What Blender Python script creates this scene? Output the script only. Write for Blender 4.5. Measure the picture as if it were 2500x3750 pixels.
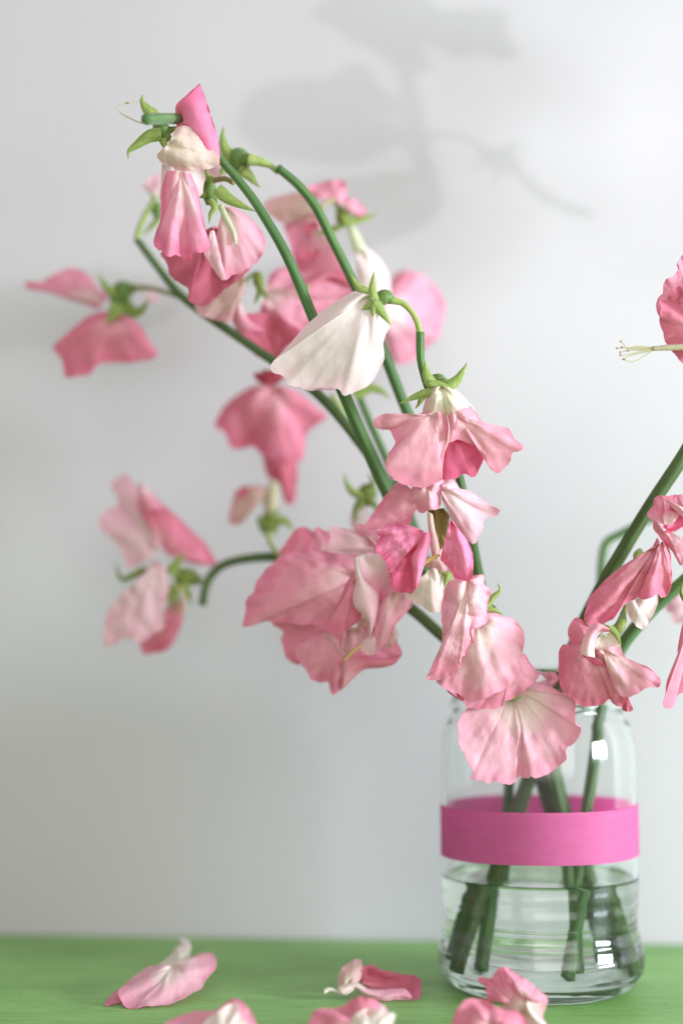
import bpy, math, random
from mathutils import Vector, noise

for o in list(bpy.data.objects):
    bpy.data.objects.remove(o, do_unlink=True)
scene = bpy.context.scene
COL = scene.collection
MM = 0.001
R = math.radians

# ------------------------------------------------------------------ camera
CAM_Y, CAM_Z, PITCH, FPX = -560.0, 126.0, R(6.1), 5208.0      # mm, photo pixels
CT, ST = math.cos(PITCH), math.sin(PITCH)
FOCUS = 516.0
cam_d = bpy.data.cameras.new('camera')
cam = bpy.data.objects.new('camera', cam_d)
COL.objects.link(cam)
scene.camera = cam
cam.location = (0, CAM_Y * MM, CAM_Z * MM)
cam.rotation_euler = (R(90) + PITCH, 0, 0)
cam_d.sensor_fit = 'VERTICAL'
cam_d.sensor_height = 36
cam_d.sensor_width = 24
cam_d.lens = 50
cam_d.clip_start = 0.01
cam_d.clip_end = 20
cam_d.dof.use_dof = True
cam_d.dof.focus_distance = FOCUS * MM
cam_d.dof.aperture_fstop = 2.45

# ------------------------------------------------------------------ world and lamps
w = bpy.data.worlds.new('World')
scene.world = w
w.use_nodes = True
bg = w.node_tree.nodes['Background']
bg.inputs['Color'].default_value = (1.0, 0.968, 0.925, 1)
bg.inputs['Strength'].default_value = 0.43


def aim(o, target):
    d = Vector(target) - o.location
    o.rotation_euler = d.to_track_quat('-Z', 'Y').to_euler()


def area(name, loc, target, sx, sy, power, col):
    l = bpy.data.lights.new(name, 'AREA')
    l.shape = 'RECTANGLE'
    l.size, l.size_y = sx, sy
    l.energy = power
    l.color = col
    o = bpy.data.objects.new(name, l)
    COL.objects.link(o)
    o.location = loc
    aim(o, target)
    return o


area('window_light', (1.0, -0.36, 0.21), (0.03, 0.05, 0.13), 0.34, 0.2, 15.5, (0.82, 0.92, 1.0))
area('front_fill_light', (0.30, -1.2, 0.45), (0.06, 0.0, 0.12), 1.2, 0.9, 6.5, (1.0, 0.985, 0.965))  # added frontal fill to brighten the camera-facing petals, not a lamp of the room
SUN_POS = Vector((800, -300, 190))       # mm, the small bright gap that throws the crisp shadow on the wall
sp = bpy.data.lights.new('sun_gap_light', 'SPOT')
sp.energy = 11.5
sp.color = (0.97, 0.985, 1.0)
sp.shadow_soft_size = 0.004
sp.spot_size = R(25.5)
sp.spot_blend = 1.0
spo = bpy.data.objects.new('sun_gap_light', sp)
COL.objects.link(spo)
spo.location = SUN_POS * MM
aim(spo, (0.05, 0.110, 0.365))

vs = scene.view_settings
vs.view_transform = 'Standard'
vs.look = 'None'
vs.exposure = 0.3
vs.gamma = 1.0
vs.use_curve_mapping = False
scene.cycles.use_denoising = True
scene.cycles.max_bounces = 24
scene.cycles.transmission_bounces = 16
scene.cycles.transparent_max_bounces = 12
scene.cycles.diffuse_bounces = 6
scene.cycles.glossy_bounces = 8
scene.cycles.caustics_reflective = True
scene.cycles.caustics_refractive = True
scene.cycles.sample_clamp_indirect = 6.0
scene.cycles.blur_glossy = 0.5


# ------------------------------------------------------------------ points
def ray(x, y):
    a, b = (x - 1250) / FPX, -(y - 1875) / FPX
    return Vector((a, CT - ST * b, ST + CT * b))


CAMP = Vector((0, CAM_Y, CAM_Z))


def P(x, y, d):
    return CAMP + ray(x, y) * d


def T(x, y, h=0.0):
    r = ray(x, y)
    return CAMP + r * ((h - CAM_Z) / r.z)


E0, E1 = T(0, 3420), T(2500, 3457)                 # back edge of the table = foot of the wall
WDIR = (E1 - E0).normalized()
WNRM = Vector((WDIR.y, -WDIR.x, 0)).normalized()   # towards the room
if WNRM.y > 0:
    WNRM = -WNRM


def W(x, y):
    r = ray(x, y)
    t = (E0 - CAMP).dot(WNRM) / r.dot(WNRM)
    return CAMP + r * t


JX, JY = 78.4, 16.0


def J(dx, dy, z):
    return Vector((JX + dx, JY + dy, z))


class Fr:
    """a tracing frame: origin and scale of a crop of the photo"""
    def __init__(s, x0, y0, k, off=0.0):
        s.x0, s.y0, s.k, s.off = x0, y0, k, off

    def xy(s, x, y):
        return s.x0 + x * s.k, s.y0 + y * s.k

    def p(s, x, y, d):
        return P(*s.xy(x, y), d + s.off)

    def mm(s, px, d):
        return px * s.k * d / FPX


class TableFr(Fr):
    """points that lie on or just above the table: height grows linearly from the foot row to the top row"""
    def __init__(s, x0, y0, k, ybot, ytop, hmax):
        super().__init__(x0, y0, k)
        s.yb, s.yt, s.hm = ybot, ytop, hmax

    def p(s, x, y, d):
        f = (s.yb - y) / (s.yb - s.yt)
        h = 0.4 + s.hm * max(0.0, min(1.2, f))
        q = T(*s.xy(x, min(y, s.yb)), h)
        v = (q - CAMP)
        r = q + v.normalized() * d
        if r.z < 0.35:
            r.z = 0.35
        return r

    def mm(s, px, d):
        return px * s.k * 530 / FPX


class ShadowFr(Fr):
    """points of the part of the bouquet beyond the right edge, placed between lamp and wall"""
    def __init__(s, x0, y0, k, t):
        super().__init__(x0, y0, k)
        s.t = t

    def p(s, x, y, d):
        q = W(*s.xy(x, y))
        return q + (SUN_POS - q) * (s.t - d * 0.001)

    def mm(s, px, d):
        return px * s.k * 0.1


D = Fr(0, 0, 2500 / 1568)
Za = Fr(400, 300, 0.38265)
Zb = Fr(800, 600, 0.57398)
Zc = Fr(700, 1350, 0.38265, 12)
Zd = Fr(300, 1700, 0.38265, 18)
Ze = Fr(850, 1850, 0.44643)
Zf = Fr(1300, 1700, 0.38265)
Zg = Fr(1500, 2050, 0.41454)
Zh = Fr(2000, 1750, 0.38256)
Zi = Fr(2200, 850, 0.23383)
R2 = Fr(50, 900, 0.5421, 10)
R3 = Fr(650, 900, 0.8291)
R4 = Fr(350, 1650, 0.7653)


# ------------------------------------------------------------------ materials
def lin(c):
    out = []
    for v in c:
        v /= 255.0
        out.append(v / 12.92 if v <= 0.04045 else ((v + 0.055) / 1.055) ** 2.4)
    return (*out, 1)


def new_mat(name):
    m = bpy.data.materials.new(name)
    m.use_nodes = True
    nt = m.node_tree
    nt.nodes.clear()
    return m, nt, nt.nodes.new('ShaderNodeOutputMaterial')


def N(nt, kind, **kw):
    n = nt.nodes.new(kind)
    for k, v in kw.items():
        if k.startswith('i_'):
            n.inputs[k[2:].replace('_', ' ')].default_value = v
        else:
            setattr(n, k, v)
    return n


def ramp(nt, stops):
    r = N(nt, 'ShaderNodeValToRGB')
    stops = [(min(1.0, p_), c_) for p_, c_ in stops]
    e = r.color_ramp.elements
    while len(e) > 1:
        e.remove(e[-1])
    e[0].position, e[0].color = stops[0]
    for p_, c_ in stops[1:]:
        x = e.new(p_)
        x.color = c_
    return r


def mapped_noise(nt, uv, sx, sy, scale, detail=3.0, rough=0.55, dist=0.0, sz=1):
    mp = N(nt, 'ShaderNodeMapping')
    mp.inputs['Scale'].default_value = (sx, sy, sz)
    nt.links.new(uv, mp.inputs['Vector'])
    no = N(nt, 'ShaderNodeTexNoise')
    no.inputs['Scale'].default_value = scale
    no.inputs['Detail'].default_value = detail
    no.inputs['Roughness'].default_value = rough
    no.inputs['Distortion'].default_value = dist
    nt.links.new(mp.outputs['Vector'], no.inputs['Vector'])
    return no.outputs['Fac']


def math_n(nt, op, a, b):
    m = N(nt, 'ShaderNodeMath', operation=op)
    for i, v in enumerate((a, b)):
        if isinstance(v, (int, float)):
            m.inputs[i].default_value = v
        else:
            nt.links.new(v, m.inputs[i])
    return m.outputs[0]


def petal_mat(name, base, mid, edge, streak=0.5, trans=0.44, b0=0.10, b1=0.5, blotch=0.5):
    base, mid, edge = [tuple(min(250, 255 - (255 - c) * 0.82) for c in q) for q in (base, mid, edge)]
    m, nt, out = new_mat(name)
    uv = N(nt, 'ShaderNodeUVMap', uv_map='UVMap').outputs['UV']
    oi = N(nt, 'ShaderNodeObjectInfo')
    off = N(nt, 'ShaderNodeVectorMath', operation='ADD')
    nt.links.new(uv, off.inputs[0])
    cx = N(nt, 'ShaderNodeCombineXYZ')
    nt.links.new(math_n(nt, 'MULTIPLY', oi.outputs['Random'], 37.0), cx.inputs['Z'])
    nt.links.new(cx.outputs[0], off.inputs[1])
    uvr = off.outputs[0]
    v = N(nt, 'ShaderNodeSeparateXYZ')
    nt.links.new(uv, v.inputs[0])
    tc = N(nt, 'ShaderNodeTexCoord').outputs['Object']
    n1 = mapped_noise(nt, tc, 1, 1, 75.0, 2.0)
    n2 = mapped_noise(nt, uvr, 58, 3.2, 1.0, 5.0, 0.62, 1.2)
    n3 = mapped_noise(nt, tc, 1, 1, 130.0, 4.0, 0.6, 0.8)
    vv = math_n(nt, 'ADD', v.outputs['Y'], math_n(nt, 'MULTIPLY', math_n(nt, 'SUBTRACT', n1, 0.5), 0.75))
    vv = math_n(nt, 'ADD', vv, math_n(nt, 'MULTIPLY', math_n(nt, 'SUBTRACT', n2, 0.5), 0.4 * streak))
    r = ramp(nt, [(b0, lin(base)), (b1, lin(mid)), (0.8, lin(mid)), (1.0, lin(tuple((a * 0.45 + b * 0.55) for a, b in zip(mid, edge))))])
    nt.links.new(vv, r.inputs['Fac'])
    # deeper pigment in veins and blotches
    vein = N(nt, 'ShaderNodeMapRange', i_From_Min=0.48, i_From_Max=0.75, i_To_Min=0.0, i_To_Max=0.3 * streak)
    nt.links.new(n2, vein.inputs['Value'])
    mx = N(nt, 'ShaderNodeMix', data_type='RGBA')
    nt.links.new(vein.outputs[0], mx.inputs['Factor'])
    nt.links.new(r.outputs['Color'], mx.inputs['A'])
    mx.inputs['B'].default_value = lin(edge)
    bl = N(nt, 'ShaderNodeMapRange', i_From_Min=0.48, i_From_Max=0.72, i_To_Min=0.0, i_To_Max=0.75 * blotch)
    nt.links.new(n3, bl.inputs['Value'])
    mx2 = N(nt, 'ShaderNodeMix', data_type='RGBA')
    nt.links.new(bl.outputs[0], mx2.inputs['Factor'])
    nt.links.new(mx.outputs['Result'], mx2.inputs['A'])
    mx2.inputs['B'].default_value = lin(tuple((a * 0.3 + b * 0.7) for a, b in zip(mid, edge)))
    # thin darker margin
    mg = N(nt, 'ShaderNodeMapRange', i_From_Min=0.965, i_From_Max=1.0, i_To_Min=0.0, i_To_Max=0.22)
    nt.links.new(v.outputs['Y'], mg.inputs['Value'])
    mx3 = N(nt, 'ShaderNodeMix', data_type='RGBA')
    nt.links.new(mg.outputs[0], mx3.inputs['Factor'])
    nt.links.new(mx2.outputs['Result'], mx3.inputs['A'])
    mx3.inputs['B'].default_value = lin(edge)
    col = mx3.outputs['Result']
    n4 = mapped_noise(nt, tc, 1, 1, 420.0, 4.0, 0.6, 0.5, 1)
    bmp = N(nt, 'ShaderNodeBump', i_Strength=0.32, i_Distance=0.0006)
    nt.links.new(math_n(nt, 'ADD', math_n(nt, 'MULTIPLY', n2, 0.25), n4), bmp.inputs['Height'])
    pr = N(nt, 'ShaderNodeBsdfPrincipled', i_Roughness=0.62)
    pr.inputs['Specular IOR Level'].default_value = 0.16
    pr.inputs['Sheen Weight'].default_value = 0.15
    nt.links.new(col, pr.inputs['Base Color'])
    nt.links.new(bmp.outputs[0], pr.inputs['Normal'])
    tr = N(nt, 'ShaderNodeBsdfTranslucent')
    g = N(nt, 'ShaderNodeGamma', i_Gamma=1.15)
    nt.links.new(col, g.inputs['Color'])
    nt.links.new(g.outputs[0], tr.inputs['Color'])
    ms = N(nt, 'ShaderNodeMixShader', i_Fac=trans)
    nt.links.new(pr.outputs[0], ms.inputs[1])
    nt.links.new(tr.outputs[0], ms.inputs[2])
    nt.links.new(ms.outputs[0], out.inputs['Surface'])
    return m


M = {}
M['pink'] = petal_mat('petal_pink', (244, 230, 226), (240, 166, 190), (232, 118, 156))
M['rose'] = petal_mat('petal_rose', (242, 190, 200), (236, 138, 166), (220, 92, 132), streak=0.6)
M['deep'] = petal_mat('petal_deep_rose', (220, 108, 126), (216, 100, 126), (208, 94, 128), streak=0.6)
M['red'] = petal_mat('petal_crimson', (186, 44, 66), (190, 54, 76), (192, 78, 96))
M['hot'] = petal_mat('petal_hot_pink', (242, 118, 166), (248, 150, 194), (230, 70, 126), streak=0.9, b1=0.35)
M['hotdeep'] = petal_mat('petal_hot_deep', (240, 106, 150), (236, 112, 154), (218, 66, 112), streak=0.9)
M['pale'] = petal_mat('petal_white_blush', (226, 230, 204), (241, 229, 226), (242, 208, 217), streak=0.35, b0=0.02, b1=0.22, blotch=0.12)
M['blush'] = petal_mat('petal_blush', (244, 234, 222), (246, 190, 207), (236, 136, 170), streak=0.45, b0=0.12, b1=0.55)
M['blushpale'] = petal_mat('petal_pale_blush', (246, 230, 228), (246, 210, 221), (242, 186, 204), streak=0.5, blotch=0.3)
M['dusty'] = petal_mat('petal_dusty', (240, 204, 204), (237, 160, 182), (226, 112, 152), streak=0.6)
M['cream'] = petal_mat('petal_cream', (242, 238, 222), (241, 231, 221), (240, 216, 214), streak=0.3, blotch=0.2)
M['beige'] = petal_mat('petal_beige', (226, 214, 188), (230, 192, 186), (226, 160, 174), streak=0.4)
M['creampink'] = petal_mat('petal_cream_pink', (238, 230, 208), (240, 220, 208), (240, 200, 202), streak=0.4, blotch=0.3)
M['crown'] = petal_mat('petal_crown', (230, 234, 204), (245, 226, 216), (246, 196, 206), streak=0.6, b0=0.2, b1=0.62, blotch=0.2)
M['wing'] = petal_mat('petal_wing', (244, 232, 222), (244, 168, 196), (230, 84, 136), streak=0.7, b0=0.1, b1=0.6, blotch=0.6)
M['skirt'] = petal_mat('petal_skirt', (246, 224, 220), (245, 180, 198), (232, 126, 160), streak=0.5, b0=0.05, b1=0.5, blotch=0.8)
M['olive'] = petal_mat('petal_olive', (140, 128, 60), (124, 110, 44), (150, 130, 70), trans=0.25)


def green_mat(name, c0, c1, trans=0.15, rough=0.5, along=3.0):
    m, nt, out = new_mat(name)
    uv = N(nt, 'ShaderNodeUVMap', uv_map='UVMap').outputs['UV']
    n1 = mapped_noise(nt, uv, 9, along, 1.0, 3.0)
    n2 = mapped_noise(nt, uv, 3, along * 2, 1.0, 2.0)
    r = ramp(nt, [(0.36, lin(c0)), (0.64, lin(c1))])
    nt.links.new(math_n(nt, 'ADD', math_n(nt, 'MULTIPLY', n1, 0.6), math_n(nt, 'MULTIPLY', n2, 0.4)), r.inputs['Fac'])
    bmp = N(nt, 'ShaderNodeBump', i_Strength=0.5, i_Distance=0.0005)
    nt.links.new(n1, bmp.inputs['Height'])
    pr = N(nt, 'ShaderNodeBsdfPrincipled', i_Roughness=rough)
    pr.inputs['Specular IOR Level'].default_value = 0.35
    pr.inputs['Sheen Weight'].default_value = 0.25
    nt.links.new(r.outputs[0], pr.inputs['Base Color'])
    nt.links.new(bmp.outputs[0], pr.inputs['Normal'])
    if trans:
        tr = N(nt, 'ShaderNodeBsdfTranslucent')
        nt.links.new(r.outputs[0], tr.inputs['Color'])
        ms = N(nt, 'ShaderNodeMixShader', i_Fac=trans)
        nt.links.new(pr.outputs[0], ms.inputs[1])
        nt.links.new(tr.outputs[0], ms.inputs[2])
        nt.links.new(ms.outputs[0], out.inputs['Surface'])
    else:
        nt.links.new(pr.outputs[0], out.inputs['Surface'])
    return m


M['stem'] = green_mat('stem_green', (46, 80, 38), (98, 136, 74), 0.0, 0.62, 1.2)
M['stemdark'] = green_mat('stem_dark_green', (50, 72, 34), (90, 114, 58), 0.0, 0.6, 1.2)
M['pedicel'] = green_mat('pedicel_yellow_green', (150, 172, 92), (178, 194, 112), 0.15)
M['pedicelb'] = green_mat('pedicel_brownish', (140, 140, 84), (170, 158, 104), 0.15)
M['sepal'] = green_mat('sepal_green', (146, 172, 88), (188, 204, 122), 0.35)
M['sepald'] = green_mat('sepal_dark_green', (108, 132, 58), (158, 170, 84), 0.3)
M['calyx'] = green_mat('calyx_green', (78, 112, 52), (122, 150, 72), 0.1)
M['ridge'] = green_mat('ridge_blush', (246, 212, 214), (247, 224, 222), 0.4)
M['keel'] = green_mat('keel_pale_green', (214, 222, 184), (232, 234, 208), 0.35)
M['stamen'] = green_mat('stamen_cream', (214, 206, 160), (232, 226, 190), 0.3)
M['style'] = green_mat('style_yellow', (214, 184, 104), (226, 204, 128), 0.2)
M['tan'] = green_mat('column_tan', (186, 172, 138), (214, 204, 172), 0.25)
M['down'] = green_mat('stem_down_pale', (176, 196, 150), (196, 210, 170), 0.4)
M['anther'] = green_mat('anther_brown', (170, 140, 96), (190, 160, 116), 0.1)

# ------------------------------------------------------------------ object helpers
ORG = {}


def link(name, verts, faces, mat, parent=None, origin=None, uvs=None, smooth=True, thick=0.0):
    """verts in world mm; origin = object origin in world mm"""
    if origin is None:
        origin = verts[0]
    me = bpy.data.meshes.new(name)
    me.from_pydata([((v - origin) * MM)[:] for v in verts], [], faces)
    if uvs is not None:
        uvl = me.uv_layers.new(name='UVMap')
        li = [0] * len(me.loops)
        me.loops.foreach_get('vertex_index', li)
        uvl.data.foreach_set('uv', [c for i in li for c in uvs[i]])
    if smooth:
        me.polygons.foreach_set('use_smooth', [True] * len(me.polygons))
    me.materials.append(mat)
    me.update()
    o = bpy.data.objects.new(name, me)
    COL.objects.link(o)
    po = ORG[parent.name] if parent else Vector((0, 0, 0))
    o.parent = parent
    o.location = (origin - po) * MM
    ORG[o.name] = origin.copy()
    if thick:
        so = o.modifiers.new('thickness', 'SOLIDIFY')
        so.thickness = thick * MM
        so.offset = 0
        es = o.modifiers.new('rim', 'EDGE_SPLIT')
        es.split_angle = R(50)
    return o


def thing(name, label, cat, origin, group=None):
    o = bpy.data.objects.new(name, None)
    o.empty_display_size = 0.01
    COL.objects.link(o)
    o.location = origin * MM
    ORG[o.name] = origin.copy()
    o['label'] = label
    o['category'] = cat
    if group:
        o['group'] = group
    return o


def cr(pts, n):
    """centripetal-ish Catmull-Rom through points, resampled to n points evenly by length"""
    k = len(pts)
    if k == 2:
        return [pts[0].lerp(pts[1], i / (n - 1)) for i in range(n)]
    fine = []
    for i in range(k - 1):
        p0 = pts[max(i - 1, 0)]
        p1, p2 = pts[i], pts[i + 1]
        p3 = pts[min(i + 2, k - 1)]
        L = (p2 - p1).length
        m1 = (p2 - p0)
        m2 = (p3 - p1)
        m1 = m1 * (L / m1.length) * 0.9 if m1.length > 1e-9 else m1
        m2 = m2 * (L / m2.length) * 0.9 if m2.length > 1e-9 else m2
        for j in range(12):
            t = j / 12
            t2, t3 = t * t, t * t * t
            fine.append(p1 * (2 * t3 - 3 * t2 + 1) + m1 * (t3 - 2 * t2 + t) + p2 * (-2 * t3 + 3 * t2) + m2 * (t3 - t2))
    fine.append(pts[-1])
    acc = [0.0]
    for i in range(1, len(fine)):
        acc.append(acc[-1] + (fine[i] - fine[i - 1]).length)
    out, j = [], 0
    for i in range(n):
        s = acc[-1] * i / (n - 1)
        while j < len(acc) - 2 and acc[j + 1] < s:
            j += 1
        d = acc[j + 1] - acc[j]
        out.append(fine[j].lerp(fine[j + 1], (s - acc[j]) / d if d > 1e-9 else 0))
    return out


SEED = [0]


def surf(name, parent, f, depth, grid, mat, bulge, cup, folds, ruffle, crinkle, tilt, nu, nv, centre, thick, seed):
    """grid(u,v) -> (x, y, dd) in crop pixels; depth relief added along the line of sight"""
    verts, uvs = [], []
    rnd = random.Random(seed)
    ph = [rnd.random() * 6.28 for _ in range(6)]
    mmpx = f.mm(1.0, max(depth, 500))
    for i in range(nu + 1):
        u = i / nu
        for j in range(nv + 1):
            v = j / nv
            x, y, dd = grid(u, v)
            d = dd + bulge * 0.85 * 6.75 * v * (1 - v) ** 2 + 0.3 * cup * v * v
            for q, (u0, wd, a) in enumerate(folds):
                uu = u0 + 0.055 * noise.noise((v * 1.7, q * 3.1, ph[0]))
                ww = wd * (0.75 + 0.5 * v) * (1 + 0.4 * noise.noise((v * 2.3, q * 5.7, ph[1])))
                d += a * math.exp(-((u - uu) / ww) ** 2) * 0.62 * min(1.0, v * 1.3) * (1 + 0.5 * noise.noise((v * 2.0, q * 9.1, ph[2])))
            amp, fr = ruffle
            d += amp * v ** 3 * 1.9 * (noise.noise((fr * 1.9 * u, v * 1.2, ph[0])) + 0.6 * noise.noise((fr * 4.6 * u, v * 2, ph[1])))
            mx_, my_ = x * mmpx, y * mmpx
            cre = 1 - 2.2 * abs(noise.noise((mx_ * 0.11 + ph[2] * 9, my_ * 0.11, ph[3])))
            d += crinkle * min(1, 2.5 * v) * (0.9 * cre + 0.55 * noise.noise((mx_ * 0.26, my_ * 0.26 + ph[4] * 5, ph[5])) + 0.38 * (0.5 - abs(noise.noise((mx_ * 0.55, my_ * 0.55 + ph[4] * 5, ph[5])))))
            d += (x - centre[0]) * tilt[0] * 0.01 + (y - centre[1]) * tilt[1] * 0.01
            verts.append(f.p(x, y, depth + d))
            uvs.append((u, v))
    faces = []
    for i in range(nu):
        for j in range(nv):
            a = i * (nv + 1) + j
            faces.append((a, a + 1, a + nv + 2, a + nv + 1))
    return link(name, verts, faces, mat, parent, f.p(centre[0], centre[1], depth + (centre[2] if len(centre) > 2 else 0)), uvs, thick=thick)


def fan(parent, f, depth, base, rim, pal, bulge=-2.0, cup=0.0, folds=(), ruffle=(0.6, 4), crinkle=0.55,
        tilt=(0, 0), nu=84, nv=26, name='petal', thick=0.22, jit=0.03, at=0.0):
    SEED[0] += 1
    seed = SEED[0] * 17
    base = tuple(base) + (0,) * (3 - len(base))
    pts = [Vector(tuple(p) + (0,) * (3 - len(p))) for p in rim]
    sp_ = cr(pts, nu + 1)
    b = Vector(base)

    def grid(u, v):
        q = sp_[min(nu, int(round(u * nu)))]
        k = 0.03 + 0.97 * v
        jj = 1 + jit * v * v * (noise.noise((u * 22, seed * 0.37, 0)) + 0.55 * noise.noise((u * 95, seed * 0.37, 4)))
        r_ = b + (q - b) * (k * jj)
        return r_.x, r_.y, r_.z
    return surf(name, parent, f, depth + at, grid, M[pal], bulge, cup, folds, ruffle, crinkle, tilt, nu, nv, base, thick, seed)


def strip(parent, f, depth, left, right, pal, bulge=-2.0, ruffle=(0.2, 3), crinkle=0.25, tilt=(0, 0), nu=14, nv=44,
          name='petal', thick=0.22, at=0.0):
    """ruled sheet between two edges; v runs along the edges, u across"""
    SEED[0] += 1
    seed = SEED[0] * 17
    a = cr([Vector(tuple(p) + (0,) * (3 - len(p))) for p in left], nv + 1)
    c = cr([Vector(tuple(p) + (0,) * (3 - len(p))) for p in right], nv + 1)

    def grid(u, v):
        j = min(nv, int(round(v * nv)))
        q = a[j].lerp(c[j], u)
        return q.x, q.y, q.z + bulge * 4 * u * (1 - u)
    return surf(name, parent, f, depth + at, grid, M[pal], 0, 0, (), ruffle, crinkle, tilt, nu, nv, tuple(a[0]), thick, seed)


def leaf(parent, f, depth, line, width, pal='sepal', cup=1.2, name='sepal', thick=0.3, root=0.75, at=0.0):
    """pointed sepal or bract along a centre line (crop px), widest near its foot"""
    SEED[0] += 1
    nv, nu = 18, 6
    pts = cr([Vector(tuple(p) + (0,) * (3 - len(p))) for p in line], nv + 1)
    verts, uvs = [], []
    for j in range(nv + 1):
        t = j / nv
        tg = (pts[min(j + 1, nv)] - pts[max(j - 1, 0)])
        nx, ny = -tg.y, tg.x
        l = math.hypot(nx, ny) or 1
        nx, ny = nx / l, ny / l
        prof = (root + (1 - root) * math.sin(min(1, t / 0.22) * 1.571)) * ((1 - t) ** 1.25 * 0.9 + 0.16 * math.sin(3.1416 * t)) + 0.025
        for i in range(nu + 1):
            s = i / nu * 2 - 1
            hw = width * 0.5 * prof
            wob = 0.12 * noise.noise((s * 2 + SEED[0], t * 5, 0))
            dd = pts[j].z + cup * (s * s - 0.4) * prof + 1.5 * wob
            verts.append(f.p(pts[j].x + nx * s * hw, pts[j].y + ny * s * hw, depth + at + dd))
            uvs.append((i / nu, t))
    faces = []
    for j in range(nv):
        for i in range(nu):
            a = j * (nu + 1) + i
            faces.append((a, a + 1, a + nu + 2, a + nu + 1))
    return link(name, verts, faces, M[pal], parent, f.p(line[0][0], line[0][1], depth + at), uvs, thick=thick)


def tube_w(name, parent, pts, radii, mat, n=None, seg=12, ridge=0.0, origin=None):
    """tube through world points"""
    if n is None:
        n = max(8, len(pts) * 7)
    c = cr(pts, n)
    # radii interpolated by the length position of each control point
    acc = [0.0]
    for i in range(1, len(pts)):
        acc.append(acc[-1] + (pts[i] - pts[i - 1]).length)
    if isinstance(radii, (int, float)):
        radii = [radii] * len(pts)
    if len(radii) == 2 and len(pts) > 2:
        radii = [radii[0] + (radii[1] - radii[0]) * a / acc[-1] for a in acc]
    rr = []
    for i in range(n):
        s = acc[-1] * i / (n - 1)
        k = 0
        while k < len(acc) - 2 and acc[k + 1] < s:
            k += 1
        t = (s - acc[k]) / max(1e-6, acc[k + 1] - acc[k])
        t = t * t * (3 - 2 * t)
        rr.append(radii[k] + (radii[k + 1] - radii[k]) * t)
    verts, uvs = [], []
    tg = (c[1] - c[0]).normalized()
    nrm = tg.orthogonal().normalized()
    for i in range(n):
        t2 = (c[min(i + 1, n - 1)] - c[max(i - 1, 0)]).normalized()
        nrm = (nrm - t2 * nrm.dot(t2)).normalized()
        bi = t2.cross(nrm)
        for k in range(seg):
            a = 6.28318 * k / seg
            rad = rr[i] * (1 + ridge * math.cos(5 * a) + 0.04 * noise.noise((k * 0.7, i * 0.31, rr[0])))
            verts.append(c[i] + nrm * math.cos(a) * rad + bi * math.sin(a) * rad)
            uvs.append((abs(2 * k / seg - 1), i / n * 4))
    faces = []
    for i in range(n - 1):
        for k in range(seg):
            k2 = (k + 1) % seg
            faces.append((i * seg + k, i * seg + k2, (i + 1) * seg + k2, (i + 1) * seg + k))
    verts.append(c[0] - tg * rr[0] * 0.25)
    verts.append(c[-1] + (c[-1] - c[-2]).normalized() * rr[-1] * 0.25)
    uvs += [(0, 0), (0, 4)]
    a, b = len(verts) - 2, len(verts) - 1
    for k in range(seg):
        k2 = (k + 1) % seg
        faces.append((k2, k, a))
        faces.append(((n - 1) * seg + k, (n - 1) * seg + k2, b))
    return link(name, verts, faces, mat, parent, origin or pts[0], uvs)


def tube(name, parent, f, depth, pts, rpx, mat, **kw):
    """tube in crop pixels: pts (x, y[, dd]); radius in crop pixels"""
    wp = [f.p(p[0], p[1], depth + (p[2] if len(p) > 2 else 0)) for p in pts]
    if isinstance(rpx, (int, float)):
        rr = f.mm(rpx, depth)
    else:
        rr = [f.mm(r_, depth) for r_ in rpx]
    return tube_w(name, parent, wp, rr, M[mat], **kw)


def stalk(label, jar_pts, outer, radii, mat='stem', tail=()):
    """a whole cut stem: thing + its stem part. jar_pts in jar coordinates, outer in (Dx, Dy, depth)"""
    pts = [J(*p) for p in jar_pts] + [D.p(*p) for p in outer] + list(tail)
    o = thing('sweet_pea_stem', label, 'flower stem', pts[0], 'sweet pea stems standing in the jar')
    st = tube_w('stem', o, pts, radii, M[mat], n=len(pts) * 9, seg=20, ridge=0.09)
    # short downy hairs on the part above the jar
    me = st.data
    rnd = random.Random(len(label))
    org = ORG[st.name]
    cand = [p for p in me.polygons if (p.center.z * 1000 + org.z) > 128]
    hv, hf = [], []
    for _ in range(1500):
        p = rnd.choice(cand)
        c = p.center * 1000 + org + Vector((rnd.uniform(-.3, .3), rnd.uniform(-.3, .3), rnd.uniform(-.6, .6)))
        n_ = p.normal.copy()
        sd = n_.orthogonal().normalized() * 0.035
        tip = c + n_ * rnd.uniform(0.25, 0.6) + Vector((rnd.uniform(-.15, .15), rnd.uniform(-.15, .15), rnd.uniform(-.2, .1)))
        k = len(hv)
        hv += [c - sd, c + sd, tip]
        hf.append((k, k + 1, k + 2))
    h = link('stem_down', hv, hf, M['down'], st, org, [(0, 0)] * len(hv))
    h['kind'] = 'stuff'
    return o


def flower(parent, f, depth, pts, rpx, mat='calyx', at=0.0):
    """flower = its calyx cup, carrying the petals and sepals"""
    return tube('flower', parent, f, depth + at, pts, rpx, mat, seg=14)


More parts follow.
